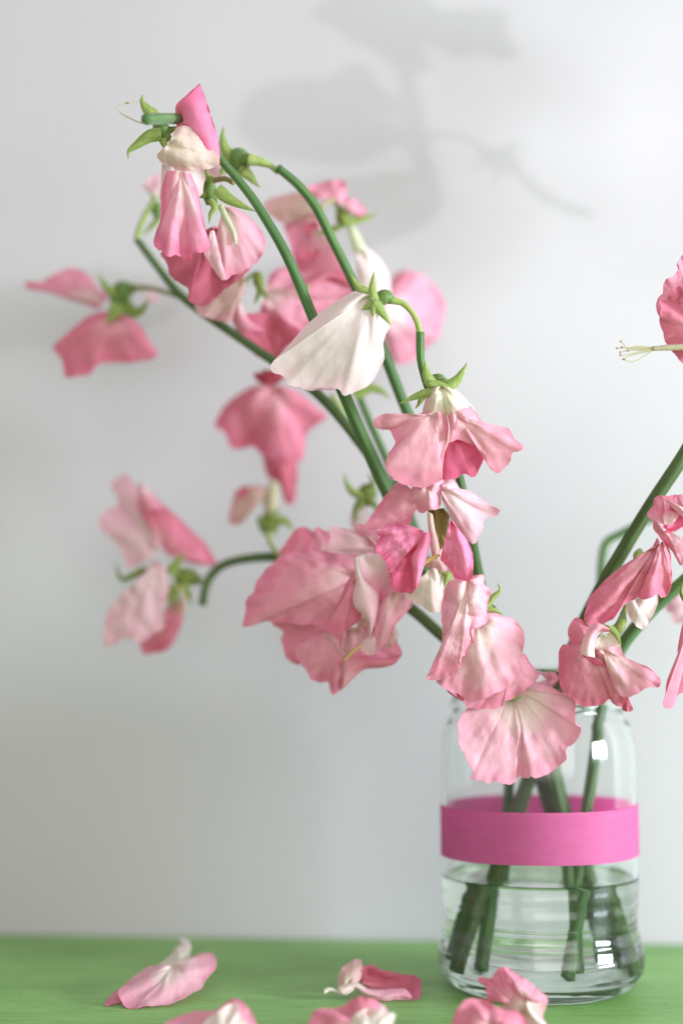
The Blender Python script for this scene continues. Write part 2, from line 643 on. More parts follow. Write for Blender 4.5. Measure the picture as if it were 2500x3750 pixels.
# ------------------------------------------------------------------ the setting: wall and table
def wall_mat():
    m, nt, out = new_mat('wall_paint')
    tc = N(nt, 'ShaderNodeTexCoord').outputs['Object']
    n1 = mapped_noise(nt, tc, 1, 1, 9.0, 4.0)
    n2 = mapped_noise(nt, tc, 1, 1, 260.0, 4.0)
    r = ramp(nt, [(0.3, (0.53, 0.514, 0.532, 1)), (0.7, (0.56, 0.544, 0.562, 1))])
    nt.links.new(n1, r.inputs['Fac'])
    bmp = N(nt, 'ShaderNodeBump', i_Strength=0.12, i_Distance=0.001)
    nt.links.new(n2, bmp.inputs['Height'])
    pr = N(nt, 'ShaderNodeBsdfPrincipled', i_Roughness=0.75)
    pr.inputs['Specular IOR Level'].default_value = 0.2
    nt.links.new(r.outputs[0], pr.inputs['Base Color'])
    nt.links.new(bmp.outputs[0], pr.inputs['Normal'])
    nt.links.new(pr.outputs[0], out.inputs['Surface'])
    return m


def table_mat():
    m, nt, out = new_mat('green_painted_wood')
    tc = N(nt, 'ShaderNodeTexCoord').outputs['Object']
    grain = mapped_noise(nt, tc, 9, 150, 4.0, 6.0, 0.6, 0.4)
    big = mapped_noise(nt, tc, 6, 14, 1.6, 3.0)
    fine = mapped_noise(nt, tc, 40, 420, 2.2, 4.0, 0.7)
    r = ramp(nt, [(0.34, lin((106, 152, 76))), (0.55, lin((134, 182, 104))), (0.68, lin((152, 198, 120)))])
    mixv = math_n(nt, 'ADD', math_n(nt, 'MULTIPLY', grain, 0.55), math_n(nt, 'MULTIPLY', big, 0.45))
    nt.links.new(mixv, r.inputs['Fac'])
    # dark scratches along the grain and a few specks
    sc = N(nt, 'ShaderNodeMapRange', i_From_Min=0.56, i_From_Max=0.68, i_To_Min=0.0, i_To_Max=0.9)
    nt.links.new(fine, sc.inputs['Value'])
    gate = N(nt, 'ShaderNodeMapRange', i_From_Min=0.46, i_From_Max=0.56)
    nt.links.new(mapped_noise(nt, tc, 20, 60, 1.5, 2.0), gate.inputs['Value'])
    fac = math_n(nt, 'MULTIPLY', sc.outputs[0], gate.outputs[0])
    mx = N(nt, 'ShaderNodeMix', data_type='RGBA')
    nt.links.new(fac, mx.inputs['Factor'])
    nt.links.new(r.outputs[0], mx.inputs['A'])
    mx.inputs['B'].default_value = lin((56, 82, 42))
    vo = N(nt, 'ShaderNodeTexVoronoi', i_Scale=42.0)
    nt.links.new(tc, vo.inputs['Vector'])
    spk = N(nt, 'ShaderNodeMapRange', i_From_Min=0.022, i_From_Max=0.032, i_To_Min=0.85, i_To_Max=0.0)
    nt.links.new(vo.outputs['Distance'], spk.inputs['Value'])
    mx2 = N(nt, 'ShaderNodeMix', data_type='RGBA')
    nt.links.new(spk.outputs[0], mx2.inputs['Factor'])
    nt.links.new(mx.outputs['Result'], mx2.inputs['A'])
    mx2.inputs['B'].default_value = lin((74, 56, 34))
    bmp = N(nt, 'ShaderNodeBump', i_Strength=0.3, i_Distance=0.0006)
    nt.links.new(math_n(nt, 'ADD', grain, fine), bmp.inputs['Height'])
    pr = N(nt, 'ShaderNodeBsdfPrincipled', i_Roughness=0.5)
    pr.inputs['Specular IOR Level'].default_value = 0.4
    nt.links.new(mx2.outputs['Result'], pr.inputs['Base Color'])
    nt.links.new(bmp.outputs[0], pr.inputs['Normal'])
    nt.links.new(pr.outputs[0], out.inputs['Surface'])
    return m


def slab(name, c0, c1, c2, c3, up, mat, label):
    vs_ = [c0, c1, c2, c3, c0 + up, c1 + up, c2 + up, c3 + up]
    fs = [(0, 1, 2, 3), (7, 6, 5, 4), (0, 4, 5, 1), (1, 5, 6, 2), (2, 6, 7, 3), (3, 7, 4, 0)]
    o = link(name, vs_, fs, mat, None, c0, None, smooth=False)
    o['kind'] = 'structure'
    o['label'] = label
    return o


wa, wb = E0 - WDIR * 900, E1 + WDIR * 900
slab('wall', wa + Vector((0, 0, -500)) - WNRM * 62, wb + Vector((0, 0, -500)) - WNRM * 62,
     wb + Vector((0, 0, -500)) - WNRM * 1.5, wa + Vector((0, 0, -500)) - WNRM * 1.5, Vector((0, 0, 1900)), wall_mat(),
     'plain off white painted wall behind the flowers')
ta, tb = E0 - WDIR * 500, E1 + WDIR * 500
tab = slab('tabletop', ta, tb, tb + WNRM * 560, ta + WNRM * 560, Vector((0, 0, -26)), table_mat(),
           'green painted wooden tabletop under the jar')
bv = tab.modifiers.new('edge', 'BEVEL')
bv.width = 0.0015
bv.segments = 2


# ------------------------------------------------------------------ glass jar, tape, water
def glass_mat(name, ior, tint):
    m, nt, out = new_mat(name)
    g = N(nt, 'ShaderNodeBsdfGlass', i_Roughness=0.0, i_IOR=ior)
    g.inputs['Color'].default_value = tint
    tc = N(nt, 'ShaderNodeTexCoord').outputs['Object']
    bmp = N(nt, 'ShaderNodeBump', i_Strength=0.06, i_Distance=0.0008)
    nt.links.new(mapped_noise(nt, tc, 1, 1, 60.0, 2.0), bmp.inputs['Height'])
    nt.links.new(bmp.outputs[0], g.inputs['Normal'])
    nt.links.new(g.outputs[0], out.inputs['Surface'])
    return m


def smooth_profile(pr, n):
    c = cr([Vector((r_, z, 0)) for r_, z in pr], n)
    return [(max(0.0, p.x), p.y) for p in c]


def lathe(name, prof, mat, parent, origin, seg=96, close=False):
    verts, faces = [], []
    n = len(prof)
    for r_, z in prof:
        for k in range(seg):
            a = 6.28318530718 * k / seg
            verts.append(Vector((JX + r_ * math.cos(a), JY + r_ * math.sin(a), z)))
    for i in range(n - 1):
        for k in range(seg):
            k2 = (k + 1) % seg
            faces.append((i * seg + k, i * seg + k2, (i + 1) * seg + k2, (i + 1) * seg + k))
    verts.append(Vector((JX, JY, prof[0][1])))
    verts.append(Vector((JX, JY, prof[-1][1])))
    for k in range(seg):
        k2 = (k + 1) % seg
        faces.append((k2, k, n * seg))
        faces.append(((n - 1) * seg + k, (n - 1) * seg + k2, n * seg + 1))
    return link(name, verts, faces, mat, parent, origin)


outer = smooth_profile([(0.6, 2.2), (14, 2.0), (24, 1.6), (28.5, 0.9), (30.5, 0.25), (32.5, 0.3), (35.6, 2.0), (38.6, 5.6), (40.0, 9.5),
                        (40.1, 13), (39.0, 18.5), (37.7, 24.5), (37.8, 30), (38.5, 38), (38.8, 50), (38.8, 70), (38.7, 88),
                        (38.2, 95.5), (36.9, 101), (34.6, 105), (33.6, 107.5), (34.4, 109), (34.8, 110.2), (34.2, 111.8),
                        (33.6, 114), (33.6, 119), (34.1, 121.5), (33.9, 123.4), (32.9, 124.2)], 220)


def ring(z):
    return (0.2 * math.sin(z * 2 * math.pi / 6.1) + 0.14 * math.sin(z * 2 * math.pi / 9.7 + 1)) * max(0, min(1, (46 - z) / 8)) * max(0, min(1, (z - 3) / 4))


outer = [(r_ + (sum(0.26 * math.exp(-((z - q) / 0.7) ** 2) for q in (7.5, 14.5, 20.5, 26.5, 33.0)) if r_ > 36 else 0), z) for r_, z in outer]

inner = smooth_profile([(32.0, 123.8), (31.4, 121), (31.3, 114), (32.0, 110), (31.6, 107), (34.2, 101.5), (36.0, 95), (36.6, 87),
                        (36.7, 70), (36.7, 52), (36.4, 39), (35.8, 31), (35.6, 24.5), (36.6, 18), (37.0, 12.5), (36.2, 9.2),
                        (33.8, 6.6), (29, 5.4), (20, 5.0), (8, 5.0), (0.6, 5.1)], 150)
inner = [(r_ + ring(z) if r_ > 30 else r_, z) for r_, z in inner]
jar = thing('glass_jar', 'clear round glass jar holding the sweet peas, pink tape round its middle', 'jar', Vector((JX, JY, 0)))
body = lathe('jar_body', outer + inner, glass_mat('clear_glass', 1.48, (0.985, 0.995, 0.99, 1)), jar, Vector((JX, JY, 0)))


def tape_mat():
    m, nt, out = new_mat('pink_paper_tape')
    tc = N(nt, 'ShaderNodeTexCoord').outputs['Object']
    fib = mapped_noise(nt, tc, 12, 12, 8.0, 5.0, 0.7, 0.0, 40)
    fine = mapped_noise(nt, tc, 24, 24, 24.0, 3.0, 0.7, 0.0, 60)
    r = ramp(nt, [(0.3, lin((246, 132, 198))), (0.7, lin((250, 156, 212)))])
    nt.links.new(math_n(nt, 'ADD', math_n(nt, 'MULTIPLY', fib, 0.5), math_n(nt, 'MULTIPLY', fine, 0.5)), r.inputs['Fac'])
    bmp = N(nt, 'ShaderNodeBump', i_Strength=0.25, i_Distance=0.0003)
    nt.links.new(fine, bmp.inputs['Height'])
    pr = N(nt, 'ShaderNodeBsdfPrincipled', i_Roughness=0.55)
    nt.links.new(r.outputs[0], pr.inputs['Base Color'])
    nt.links.new(bmp.outputs[0], pr.inputs['Normal'])
    tr = N(nt, 'ShaderNodeBsdfTranslucent')
    nt.links.new(r.outputs[0], tr.inputs['Color'])
    ms = N(nt, 'ShaderNodeMixShader', i_Fac=0.66)
    nt.links.new(pr.outputs[0], ms.inputs[1])
    nt.links.new(tr.outputs[0], ms.inputs[2])
    nt.links.new(ms.outputs[0], out.inputs['Surface'])
    return m


tv, tf = [], []
SEG = 128
for k in range(SEG):
    a = 6.28318530718 * k / SEG
    dz = 0.55 * math.cos(a) + 0.15 * math.sin(3 * a + 1)
    for j in range(7):
        z = 51.6 + dz + (70.9 - 51.6) * j / 6
        rr_ = 38.94 + 0.03 * math.sin(5 * a + j)
        tv.append(Vector((JX + rr_ * math.cos(a), JY + rr_ * math.sin(a), z)))
for k in range(SEG):
    k2 = (k + 1) % SEG
    for j in range(6):
        tf.append((k * 7 + j, k2 * 7 + j, k2 * 7 + j + 1, k * 7 + j + 1))
link('tape_band', tv, tf, tape_mat(), jar, Vector((JX, JY, 61)), thick=0.14)

WZ = 42.6
wp = []
for r_, z in reversed(inner):
    if z < WZ - 1.2:
        wp.append((r_ + 0.35 if r_ > 20 else r_, z - 0.35))
wp += [(37.0, WZ - 0.6), (36.9, WZ + 0.9), (36.3, WZ + 0.35), (35.2, WZ - 0.1), (30, WZ - 0.25), (12, WZ - 0.25), (0.6, WZ - 0.25)]
water = lathe('water', wp, glass_mat('water', 1.33, (0.985, 0.995, 0.985, 1)), None, Vector((JX, JY, 5)))
water['label'] = 'clear water filling the lower third of the glass jar'
water['category'] = 'water'

# ------------------------------------------------------------------ sweet pea stems
# front stem arching to the upper left
A = stalk('front green stem arching to the highest blush flower with a blunt cut tip', [(26, -6, 8), (14, 3, 50), (3, 7, 100), (-12, 0, 122)],
          [(1010, 1370, 556), (890, 1130, 545), (790, 905, 530), (715, 720, 520), (655, 580, 514), (590, 470, 512),
           (545, 410, 512), (508, 368, 514), (470, 305, 521), (430, 277, 521), (400, 272, 515), (365, 272, 502), (335, 274, 492)],
          [3.0, 2.9, 2.7, 2.5, 2.6, 2.6, 2.2, 1.9, 1.75, 1.6, 1.5, 1.35, 1.4, 1.7, 1.9, 1.9, 1.8])
leaf(A, D, 520, [(702, 668), (706, 656), (707, 650)], 14, 'sepal', name='bract')
f = flower(A, Za, 514, [(470, 380), (500, 460), (560, 560)], [60, 85, 50])
leaf(f, Za, 512, [(450, 340), (370, 270), (315, 180), (322, 125)], 150, 'sepal')
leaf(f, Za, 510, [(500, 500), (390, 520), (270, 600), (185, 670), (187, 735)], 160, 'sepal')
leaf(f, Za, 511, [(510, 540), (530, 610), (535, 670)], 90, 'sepal')
leaf(f, Za, 516, [(560, 470), (610, 450), (650, 425)], 80, 'sepald')
fan(f, Za, 516, (660, 560), [(650, 400), (640, 230), (740, 130), (830, 50), (872, 18), (900, 100), (945, 230), (1000, 400), (1040, 550), (1066, 700), (1060, 795)],
    'rose', bulge=2, tilt=(-0.6, 0.3), folds=[(0.62, 0.1, -3), (0.35, 0.1, 3)])
strip(f, Za, 513, [(640, 260), (700, 300), (720, 400), (780, 460)], [(870, 25), (960, 290), (1030, 520), (1066, 780)], 'hot', bulge=-3, at=0)
fan(f, Za, 510, (570, 590), [(640, 440), (720, 420), (830, 465), (930, 550), (1000, 650), (1058, 790), (960, 830), (800, 850), (640, 840), (520, 790), (460, 700), (545, 670)],
    'creampink', bulge=-4, cup=1, crinkle=0.9, ruffle=(0.8, 3), folds=[(0.35, 0.06, -1.5)])
fan(f, Za, 514, (650, 760), [(505, 790), (495, 1000), (500, 1150), (620, 1220), (760, 1200), (880, 1080), (912, 950), (912, 840), (800, 780)], 'pale', bulge=-3, cup=3)
fan(f, Za, 509, (690, 850), [(560, 850), (520, 950), (495, 1150), (490, 1340), (450, 1440), (430, 1560), (500, 1620), (560, 1660), (650, 1660), (740, 1700), (785, 1690), (800, 1640), (955, 1610), (930, 1450), (900, 1300), (870, 1150), (830, 1000), (780, 880)],
    'wing', bulge=-2, folds=[(0.42, 0.05, -4.0), (0.53, 0.035, 3.5), (0.62, 0.05, -3.5), (0.3, 0.06, 2.5)], ruffle=(0.7, 5), nu=96)
tube('filament', f, Za, 512, [(330, 400), (270, 380), (130, 310), (82, 255), (110, 220), (200, 200), (300, 186)], [8, 7, 6, 4, 3, 3, 3], 'stamen', seg=6)
tube('anther', f, Za, 512, [(160, 203), (192, 199)], 9, 'anther', seg=6)
# second flower
f = flower(A, Za, 528, [(960, 950, -3), (950, 1030), (985, 1160)], [45, 80, 60])
tube('pedicel', f, Za, 521, [(1190, 965, -3), (1120, 930, 0), (1040, 935, 3), (965, 965, 5)], 26, 'pedicelb')
leaf(f, Za, 524, [(990, 960), (940, 900), (930, 815)], 100, 'sepal')
leaf(f, Za, 523, [(930, 1060), (870, 1080), (860, 1050), (880, 1000)], 90, 'sepald')
leaf(f, Za, 522, [(970, 1120), (1010, 1200), (975, 1260), (955, 1355)], 90, 'sepal')
leaf(f, Za, 521, [(1030, 1020), (1130, 1110), (1280, 1190), (1400, 1240)], 150, 'sepal')
tube('keel', f, Za, 527, [(1060, 1180), (1130, 1320), (1190, 1440), (1215, 1560)], [32, 30, 24, 12], 'keel')
fan(f, Za, 530, (1090, 1200), [(1180, 1195), (1300, 1260), (1420, 1380), (1490, 1500), (1485, 1600), (1440, 1700), (1350, 1780), (1250, 1830), (1170, 1850), (1100, 1890), (1050, 1700), (1020, 1500)],
    'blush', bulge=-4, cup=2)
fan(f, Za, 540, (1000, 1380), [(930, 1480), (720, 1600), (505, 1625), (545, 1740), (600, 1870), (680, 1920), (720, 1950), (765, 1985), (760, 2080), (830, 2150), (960, 2110), (1100, 1990), (1250, 1870), (1350, 1790), (1400, 1700), (1300, 1560), (1180, 1420)],
    'deep', bulge=3, folds=[(0.5, 0.06, -3), (0.2, 0.08, 3)], ruffle=(1, 4))
fan(f, Za, 534, (1010, 1400), [(1000, 1560), (1080, 1820), (1110, 1900), (1190, 1760), (1180, 1640), (1120, 1500), (1060, 1420)], 'red', bulge=2)
fan(f, Za, 526, (975, 1420), [(955, 1500), (910, 1640), (960, 1720), (1010, 1810), (1080, 1895), (1112, 1880), (1070, 1700), (1040, 1560), (1010, 1430)], 'blushpale', bulge=-1, tilt=(0.3, 0.2), crinkle=0.9)

# stem behind it with a calyx seen from the back
B = stalk('green stem behind the white flower, bending left over a pink bloom', [(24, 8, 8), (12, 12, 50), (-4, 12, 100), (-13, 9, 124)],
          [(1080, 1270, 568), (1010, 1100, 562), (935, 945, 556), (885, 820, 550), (835, 700, 546), (800, 625, 543), (760, 545, 541), (725, 475, 540), (685, 425, 540), (637, 385, 540)],
          [2.9, 2.8, 2.5, 2.2, 2.2, 2.2, 2.1, 2.0, 1.9, 1.8, 1.7, 1.7, 1.6, 1.5])
f = flower(B, Za, 545, [(1340, 740, -4), (1240, 740), (1190, 800, 4)], [50, 110, 90])
tube('pedicel', f, Za, 541, [(1615, 870), (1540, 800), (1450, 765), (1330, 740)], [24, 30, 44, 60], 'pedicel')
leaf(f, Za, 543, [(1190, 760), (1110, 640), (1085, 530), (1095, 430)], 150, 'sepal')
leaf(f, Za, 543, [(1250, 830), (1340, 900), (1390, 960), (1440, 1010)], 140, 'sepal')
leaf(f, Za, 543, [(1160, 800), (1090, 850), (1060, 900)], 130, 'sepal')
leaf(f, Za, 542, [(1260, 860), (1330, 820), (1345, 760)], 40, 'sepald')
fan(f, Za, 556, (1150, 830), [(1030, 700), (940, 640), (880, 760), (900, 900), (960, 980), (1080, 960)], 'blushpale')
# open flower by the upper right
f = flower(B, Zb, 590, [(770, 285), (795, 340), (810, 395)], [28, 50, 34], 'sepald')
tube('pedicel', f, Zb, 575, [(650, 285, -28), (690, 250, 0), (735, 240, 12), (775, 285, 16)], 17, 'pedicelb')
leaf(f, Zb, 588, [(800, 375), (900, 355), (1015, 322)], 75, 'sepal')
leaf(f, Zb, 588, [(780, 395), (700, 430), (600, 442)], 50, 'sepald')
fan(f, Zb, 592, (720, 260), [(570, 190), (560, 155), (640, 125), (740, 103), (800, 112), (815, 180), (800, 240), (770, 265)], 'dusty', bulge=-3)
fan(f, Zb, 586, (800, 270), [(800, 220), (860, 220), (930, 275), (942, 315), (890, 335), (830, 300)], 'pink')
fan(f, Zb, 598, (660, 280), [(580, 170), (430, 195), (320, 225), (285, 265), (340, 335), (430, 385), (520, 370), (630, 340)], 'beige', bulge=-3)
fan(f, Zb, 600, (610, 320), [(470, 330), (420, 385), (455, 510), (480, 620), (530, 720), (680, 760), (810, 740), (770, 620), (690, 480), (660, 350)], 'pink', folds=[(0.3, 0.1, 3), (0.6, 0.1, -3)])
fan(f, Zb, 594, (590, 370), [(550, 380), (545, 430), (600, 440), (640, 400), (620, 370)], 'deep', bulge=1)
fan(f, Zb, 594, (580, 560), [(520, 540), (530, 610), (580, 620), (640, 590), (640, 550)], 'deep', bulge=1)
tube('keel', f, Zb, 592, [(840, 400), (870, 470), (905, 560)], [26, 34, 44], 'keel')
fan(f, Zb, 592, (890, 540), [(880, 620), (890, 720), (920, 800), (1000, 860), (1090, 840), (1090, 730), (1040, 620), (970, 550)], 'pale', bulge=-4)

# stem F: white flower at the tip, blush flower, then the bright one
Fs = stalk('stem by the centre whose hooked tip carries the white flower, blush flower below', [(18, -4, 8), (14, -2, 55), (0, -6, 100), (-9, -8, 124)],
           [(1120, 1400, 555), (1095, 1300, 548), (1075, 1190, 542), (1050, 1080, 535), (1015, 975, 529), (985, 895, 523), (966, 830, 517), (964, 762, 514)],
           [2.0, 2.0, 2.0, 2.0, 1.9, 1.8, 1.7, 1.6, 1.55, 1.5, 1.4, 1.5], 'stem')
f = flower(Fs, Zb, 514, [(1110, 875), (1060, 850), (1005, 880)], [26, 50, 40])
tube('pedicel', f, Zb, 514, [(1283, 1075), (1265, 1010), (1230, 945), (1175, 890), (1105, 868)], [21, 19, 18, 20, 26], 'pedicel')
leaf(f, Zb, 509, [(995, 890), (980, 800), (990, 690)], 75, 'sepal')
leaf(f, Zb, 508, [(990, 880), (1050, 960), (1100, 1035)], 80, 'sepal')
leaf(f, Zb, 508, [(990, 900), (985, 975)], 60, 'sepal')
leaf(f, Zb, 509, [(980, 890), (915, 930)], 65, 'sepal')
leaf(f, Zb, 514, [(970, 840), (900, 790), (838, 705)], 80, 'sepal')
fan(f, Zb, 513, (960, 840), [(870, 812), (760, 870), (650, 950), (540, 1050), (440, 1170), (330, 1290), (350, 1335), (430, 1360), (450, 1410), (500, 1432), (560, 1440), (640, 1430), (720, 1430), (770, 1445), (797, 1480), (860, 1460), (960, 1410), (1020, 1320), (1057, 1250), (1050, 1150), (1070, 1080), (1098, 1030), (1060, 960), (1010, 900)],
    'pale', bulge=-6, cup=3, folds=[(0.33, 0.03, -1.8), (0.62, 0.07, -2.0), (0.73, 0.05, 2.2), (0.5, 0.08, 1.2)], ruffle=(0.55, 6), nu=120, nv=30, crinkle=0.3)
fan(f, Zb, 523, (960, 860), [(860, 840), (640, 980), (420, 1240), (480, 1400), (640, 1446), (760, 1432), (900, 1400), (1000, 1280), (1040, 1080), (1020, 940)], 'blushpale', bulge=3)

f = flower(Fs, R3, 518, [(1150, 570), (1150, 600), (1165, 640)], [26, 50, 62])
leaf(f, R3, 512, [(1125, 620), (1100, 570), (1090, 503)], 62, 'sepal')
leaf(f, R3, 512, [(1190, 625), (1235, 590), (1277, 518)], 60, 'sepal')
leaf(f, R3, 512, [(1120, 645), (1060, 662), (982, 696)], 46, 'sepal')
leaf(f, R3, 511, [(1110, 610), (1160, 612), (1215, 630)], 40, 'sepal')
leaf(f, R3, 524, [(1090, 640), (1070, 690), (1050, 720)], 40, 'sepal')
fan(f, R3, 526, (1190, 740), [(1165, 950), (1160, 1045), (1085, 1080), (1130, 1082), (1200, 1045), (1270, 1008), (1308, 1022), (1340, 965), (1360, 900), (1300, 850), (1230, 830)], 'hotdeep', bulge=3, cup=-4)
fan(f, R3, 515, (1130, 745), [(1150, 700), (1085, 735), (1055, 750), (980, 762), (910, 742), (862, 785), (898, 812), (935, 815), (960, 868), (926, 930), (920, 980), (960, 1038), (1050, 1066), (1130, 1052), (1166, 1035), (1163, 960), (1172, 900), (1200, 860), (1196, 760), (1180, 700)],
    'skirt', bulge=-3, cup=1, folds=[(0.3, 0.05, 4), (0.5, 0.07, -3), (0.2, 0.03, -2)], ruffle=(0.7, 5), nu=120, nv=28)
fan(f, R3, 514, (1235, 755), [(1180, 700), (1192, 780), (1192, 868), (1235, 857), (1300, 880), (1358, 905), (1366, 950), (1382, 985), (1412, 1002), (1460, 970), (1482, 918), (1524, 890), (1484, 850), (1455, 805), (1440, 850), (1382, 836), (1345, 780), (1300, 715), (1250, 680)],
    'skirt', bulge=-3, cup=1, folds=[(0.2, 0.05, -2), (0.45, 0.05, 3), (0.62, 0.05, -2.5)], ruffle=(0.7, 5), nu=120, nv=28)
fan(f, R3, 514, (1165, 618), [(1112, 632), (1092, 690), (1082, 745), (1110, 775), (1150, 790), (1190, 800), (1230, 790), (1270, 770), (1312, 735), (1275, 680), (1230, 636)],
    'crown', bulge=-7, cup=9, folds=[(0.3, 0.05, -2), (0.45, 0.05, 2), (0.62, 0.05, -2)], ruffle=(0.3, 5), nu=90, nv=24)
tube('petal_ridge', f, R3, 508, [(1186, 740, 5), (1197, 800, 1), (1192, 866, 0), (1169, 930, 1), (1165, 1030, 4)], [1, 3, 3.4, 3, 1], 'ridge', seg=8)

# bright flower below
f = flower(Fs, Zf, 526, [(900, 1040, 6), (860, 1080, 3), (820, 1060)], [50, 60, 30], 'sepal')
leaf(f, Zf, 524, [(890, 1060), (800, 1030)], 70, 'sepal')
leaf(f, Zf, 524, [(880, 1060), (855, 1175)], 60, 'sepal')
fan(f, Zf, 526, (620, 320), [(490, 200), (400, 180), (340, 235), (280, 310), (200, 430), (130, 520), (104, 605), (200, 625), (330, 600), (510, 585), (535, 480), (548, 400), (600, 420)],
    'dusty', bulge=-4, folds=[(0.3, 0.08, 2)], tilt=(0.0, 0.2))
fan(f, Zf, 522, (700, 210), [(560, 190), (515, 300), (530, 370), (560, 395), (600, 450), (650, 472), (690, 440), (780, 432), (820, 380), (812, 300), (850, 200), (840, 150), (760, 130)],
    'blush', bulge=-4, folds=[(0.5, 0.05, -3), (0.35, 0.05, 3)])
fan(f, Zf, 524, (830, 240), [(840, 150), (940, 148), (1000, 230), (1080, 250), (1180, 310), (1290, 390), (1385, 440), (1360, 500), (1250, 520), (1222, 620), (1175, 700), (1130, 768), (1080, 730), (1000, 620), (930, 520), (880, 420), (825, 330)],
    'blushpale', bulge=-5, folds=[(0.45, 0.06, 3), (0.6, 0.06, -3)], ruffle=(0.8, 5))
fan(f, Zf, 528, (760, 430), [(690, 440), (715, 560), (760, 690), (790, 800), (830, 820), (870, 700), (890, 580), (900, 500), (850, 420)], 'olive', bulge=3)
strip(f, Zf, 523, [(690, 450), (700, 600), (715, 750), (735, 880)], [(740, 480), (760, 620), (800, 780), (800, 880)], 'beige', bulge=-1)
fan(f, Zf, 524, (760, 880), [(670, 960), (720, 1000), (850, 1032), (885, 1010), (830, 960), (850, 800), (800, 830)], 'beige')
tube('stamen', f, Zf, 517, [(655, 950), (735, 900), (805, 868)], [20, 20, 16], 'style')
fan(f, Zf, 516, (655, 640), [(540, 588), (400, 585), (275, 612), (205, 655), (240, 700), (200, 765), (212, 840), (255, 905), (310, 960), (335, 1040), (395, 985), (455, 890), (545, 820), (620, 740)],
    'hot', bulge=-3, crinkle=1.25, nu=110, nv=44, folds=[(0.5, 0.1, -2.5), (0.8, 0.1, 2)], ruffle=(0.7, 7))
fan(f, Zf, 519, (660, 650), [(540, 830), (420, 940), (335, 1045), (352, 1110), (350, 1185), (400, 1215), (460, 1232), (500, 1225), (546, 1235), (565, 1140), (555, 1040), (560, 960), (600, 800)],
    'hotdeep', bulge=2, crinkle=1.2, nu=100, nv=40, folds=[(0.5, 0.08, 3)])
strip(f, Zf, 515, [(645, 660), (590, 800), (540, 900), (555, 1030), (552, 1220)], [(720, 640), (720, 720), (695, 850), (645, 1010), (600, 1170)], 'hot', bulge=-2.5, crinkle=0.7)
fan(f, Zf, 514, (912, 530), [(890, 590), (885, 660), (870, 750), (840, 850), (815, 910), (870, 975), (930, 1045), (955, 1100), (1040, 1180), (1080, 1207), (1118, 1090), (1127, 950), (1112, 830), (1070, 730), (1000, 640), (945, 560)],
    'hot', bulge=-4, crinkle=1.25, nu=110, nv=44, folds=[(0.4, 0.1, 2), (0.62, 0.1, -2)], ruffle=(0.6, 6))
fan(f, Zf, 526, (720, 1000), [(640, 1080), (560, 1200), (468, 1240), (560, 1312), (650, 1372), (740, 1415), (815, 1405), (850, 1300), (850, 1190), (830, 1080), (800, 1000)],
    'cream', bulge=-4, folds=[(0.55, 0.07, -2)])

# drooping flowers in front of the jar
G = stalk('short stem over the jar mouth with two drooping blush flowers', [(10, -14, 8), (8, -14, 60), (-2, -18, 110), (-8, -22, 126)],
          [(1160, 1500, 540), (1150, 1440, 534), (1128, 1395, 528)], [2.0, 2.0, 2.0, 1.9, 1.7, 1.5, 1.4])
f = flower(G, Zg, 524, [(690, 420, 4), (640, 400), (590, 380)], [40, 50, 36], 'sepal')
leaf(f, Zg, 520, [(690, 390), (740, 325), (795, 270), (775, 208)], 66, 'sepal')
leaf(f, Zg, 520, [(670, 440), (750, 448), (820, 484)], 66, 'sepal')
fan(f, Zg, 523, (900, 880), [(960, 830), (1010, 830), (1070, 920), (1137, 1015), (1090, 1085), (1000, 1170), (900, 1230), (830, 1252), (818, 1290), (730, 1312), (620, 1312), (520, 1312), (455, 1240), (420, 1190), (560, 1140), (720, 1080)],
    'pink', bulge=-2, ruffle=(0.8, 6))
fan(f, Zg, 519, (580, 490), [(600, 470), (690, 474), (760, 468), (830, 500), (900, 512), (960, 570), (1002, 640), (1012, 740), (985, 870), (940, 1010), (880, 1110), (800, 1160), (700, 1210), (600, 1240), (500, 1242), (430, 1222), (340, 1160), (240, 1062), (330, 950), (420, 820), (500, 700)],
    'blush', bulge=-6, cup=3, folds=[(0.55, 0.05, -2.5), (0.68, 0.04, 2), (0.78, 0.04, -2), (0.3, 0.08, 2)], ruffle=(0.7, 7), nu=130, nv=40, crinkle=0.7)
fan(f, Zg, 513, (520, 200), [(400, 165), (335, 200), (300, 300), (280, 430), (285, 600), (285, 720), (260, 860), (225, 1000), (150, 1038), (200, 1065), (300, 1050), (370, 1045), (385, 985), (445, 945), (440, 880), (500, 835), (575, 800), (550, 690), (545, 610), (610, 600), (690, 530), (685, 420), (705, 330), (716, 265), (660, 220), (650, 138), (560, 140)],
    'blush', bulge=-5, cup=2, folds=[(0.3, 0.05, -3), (0.42, 0.04, 2.5), (0.54, 0.04, -3), (0.62, 0.03, 2.5), (0.75, 0.05, -2)], ruffle=(0.7, 9), nu=150, nv=60, crinkle=1.3)
fan(f, Zg, 521, (420, 1180), [(310, 1130), (350, 1180), (430, 1232), (480, 1240), (440, 1200), (380, 1150)], 'red', bulge=0)
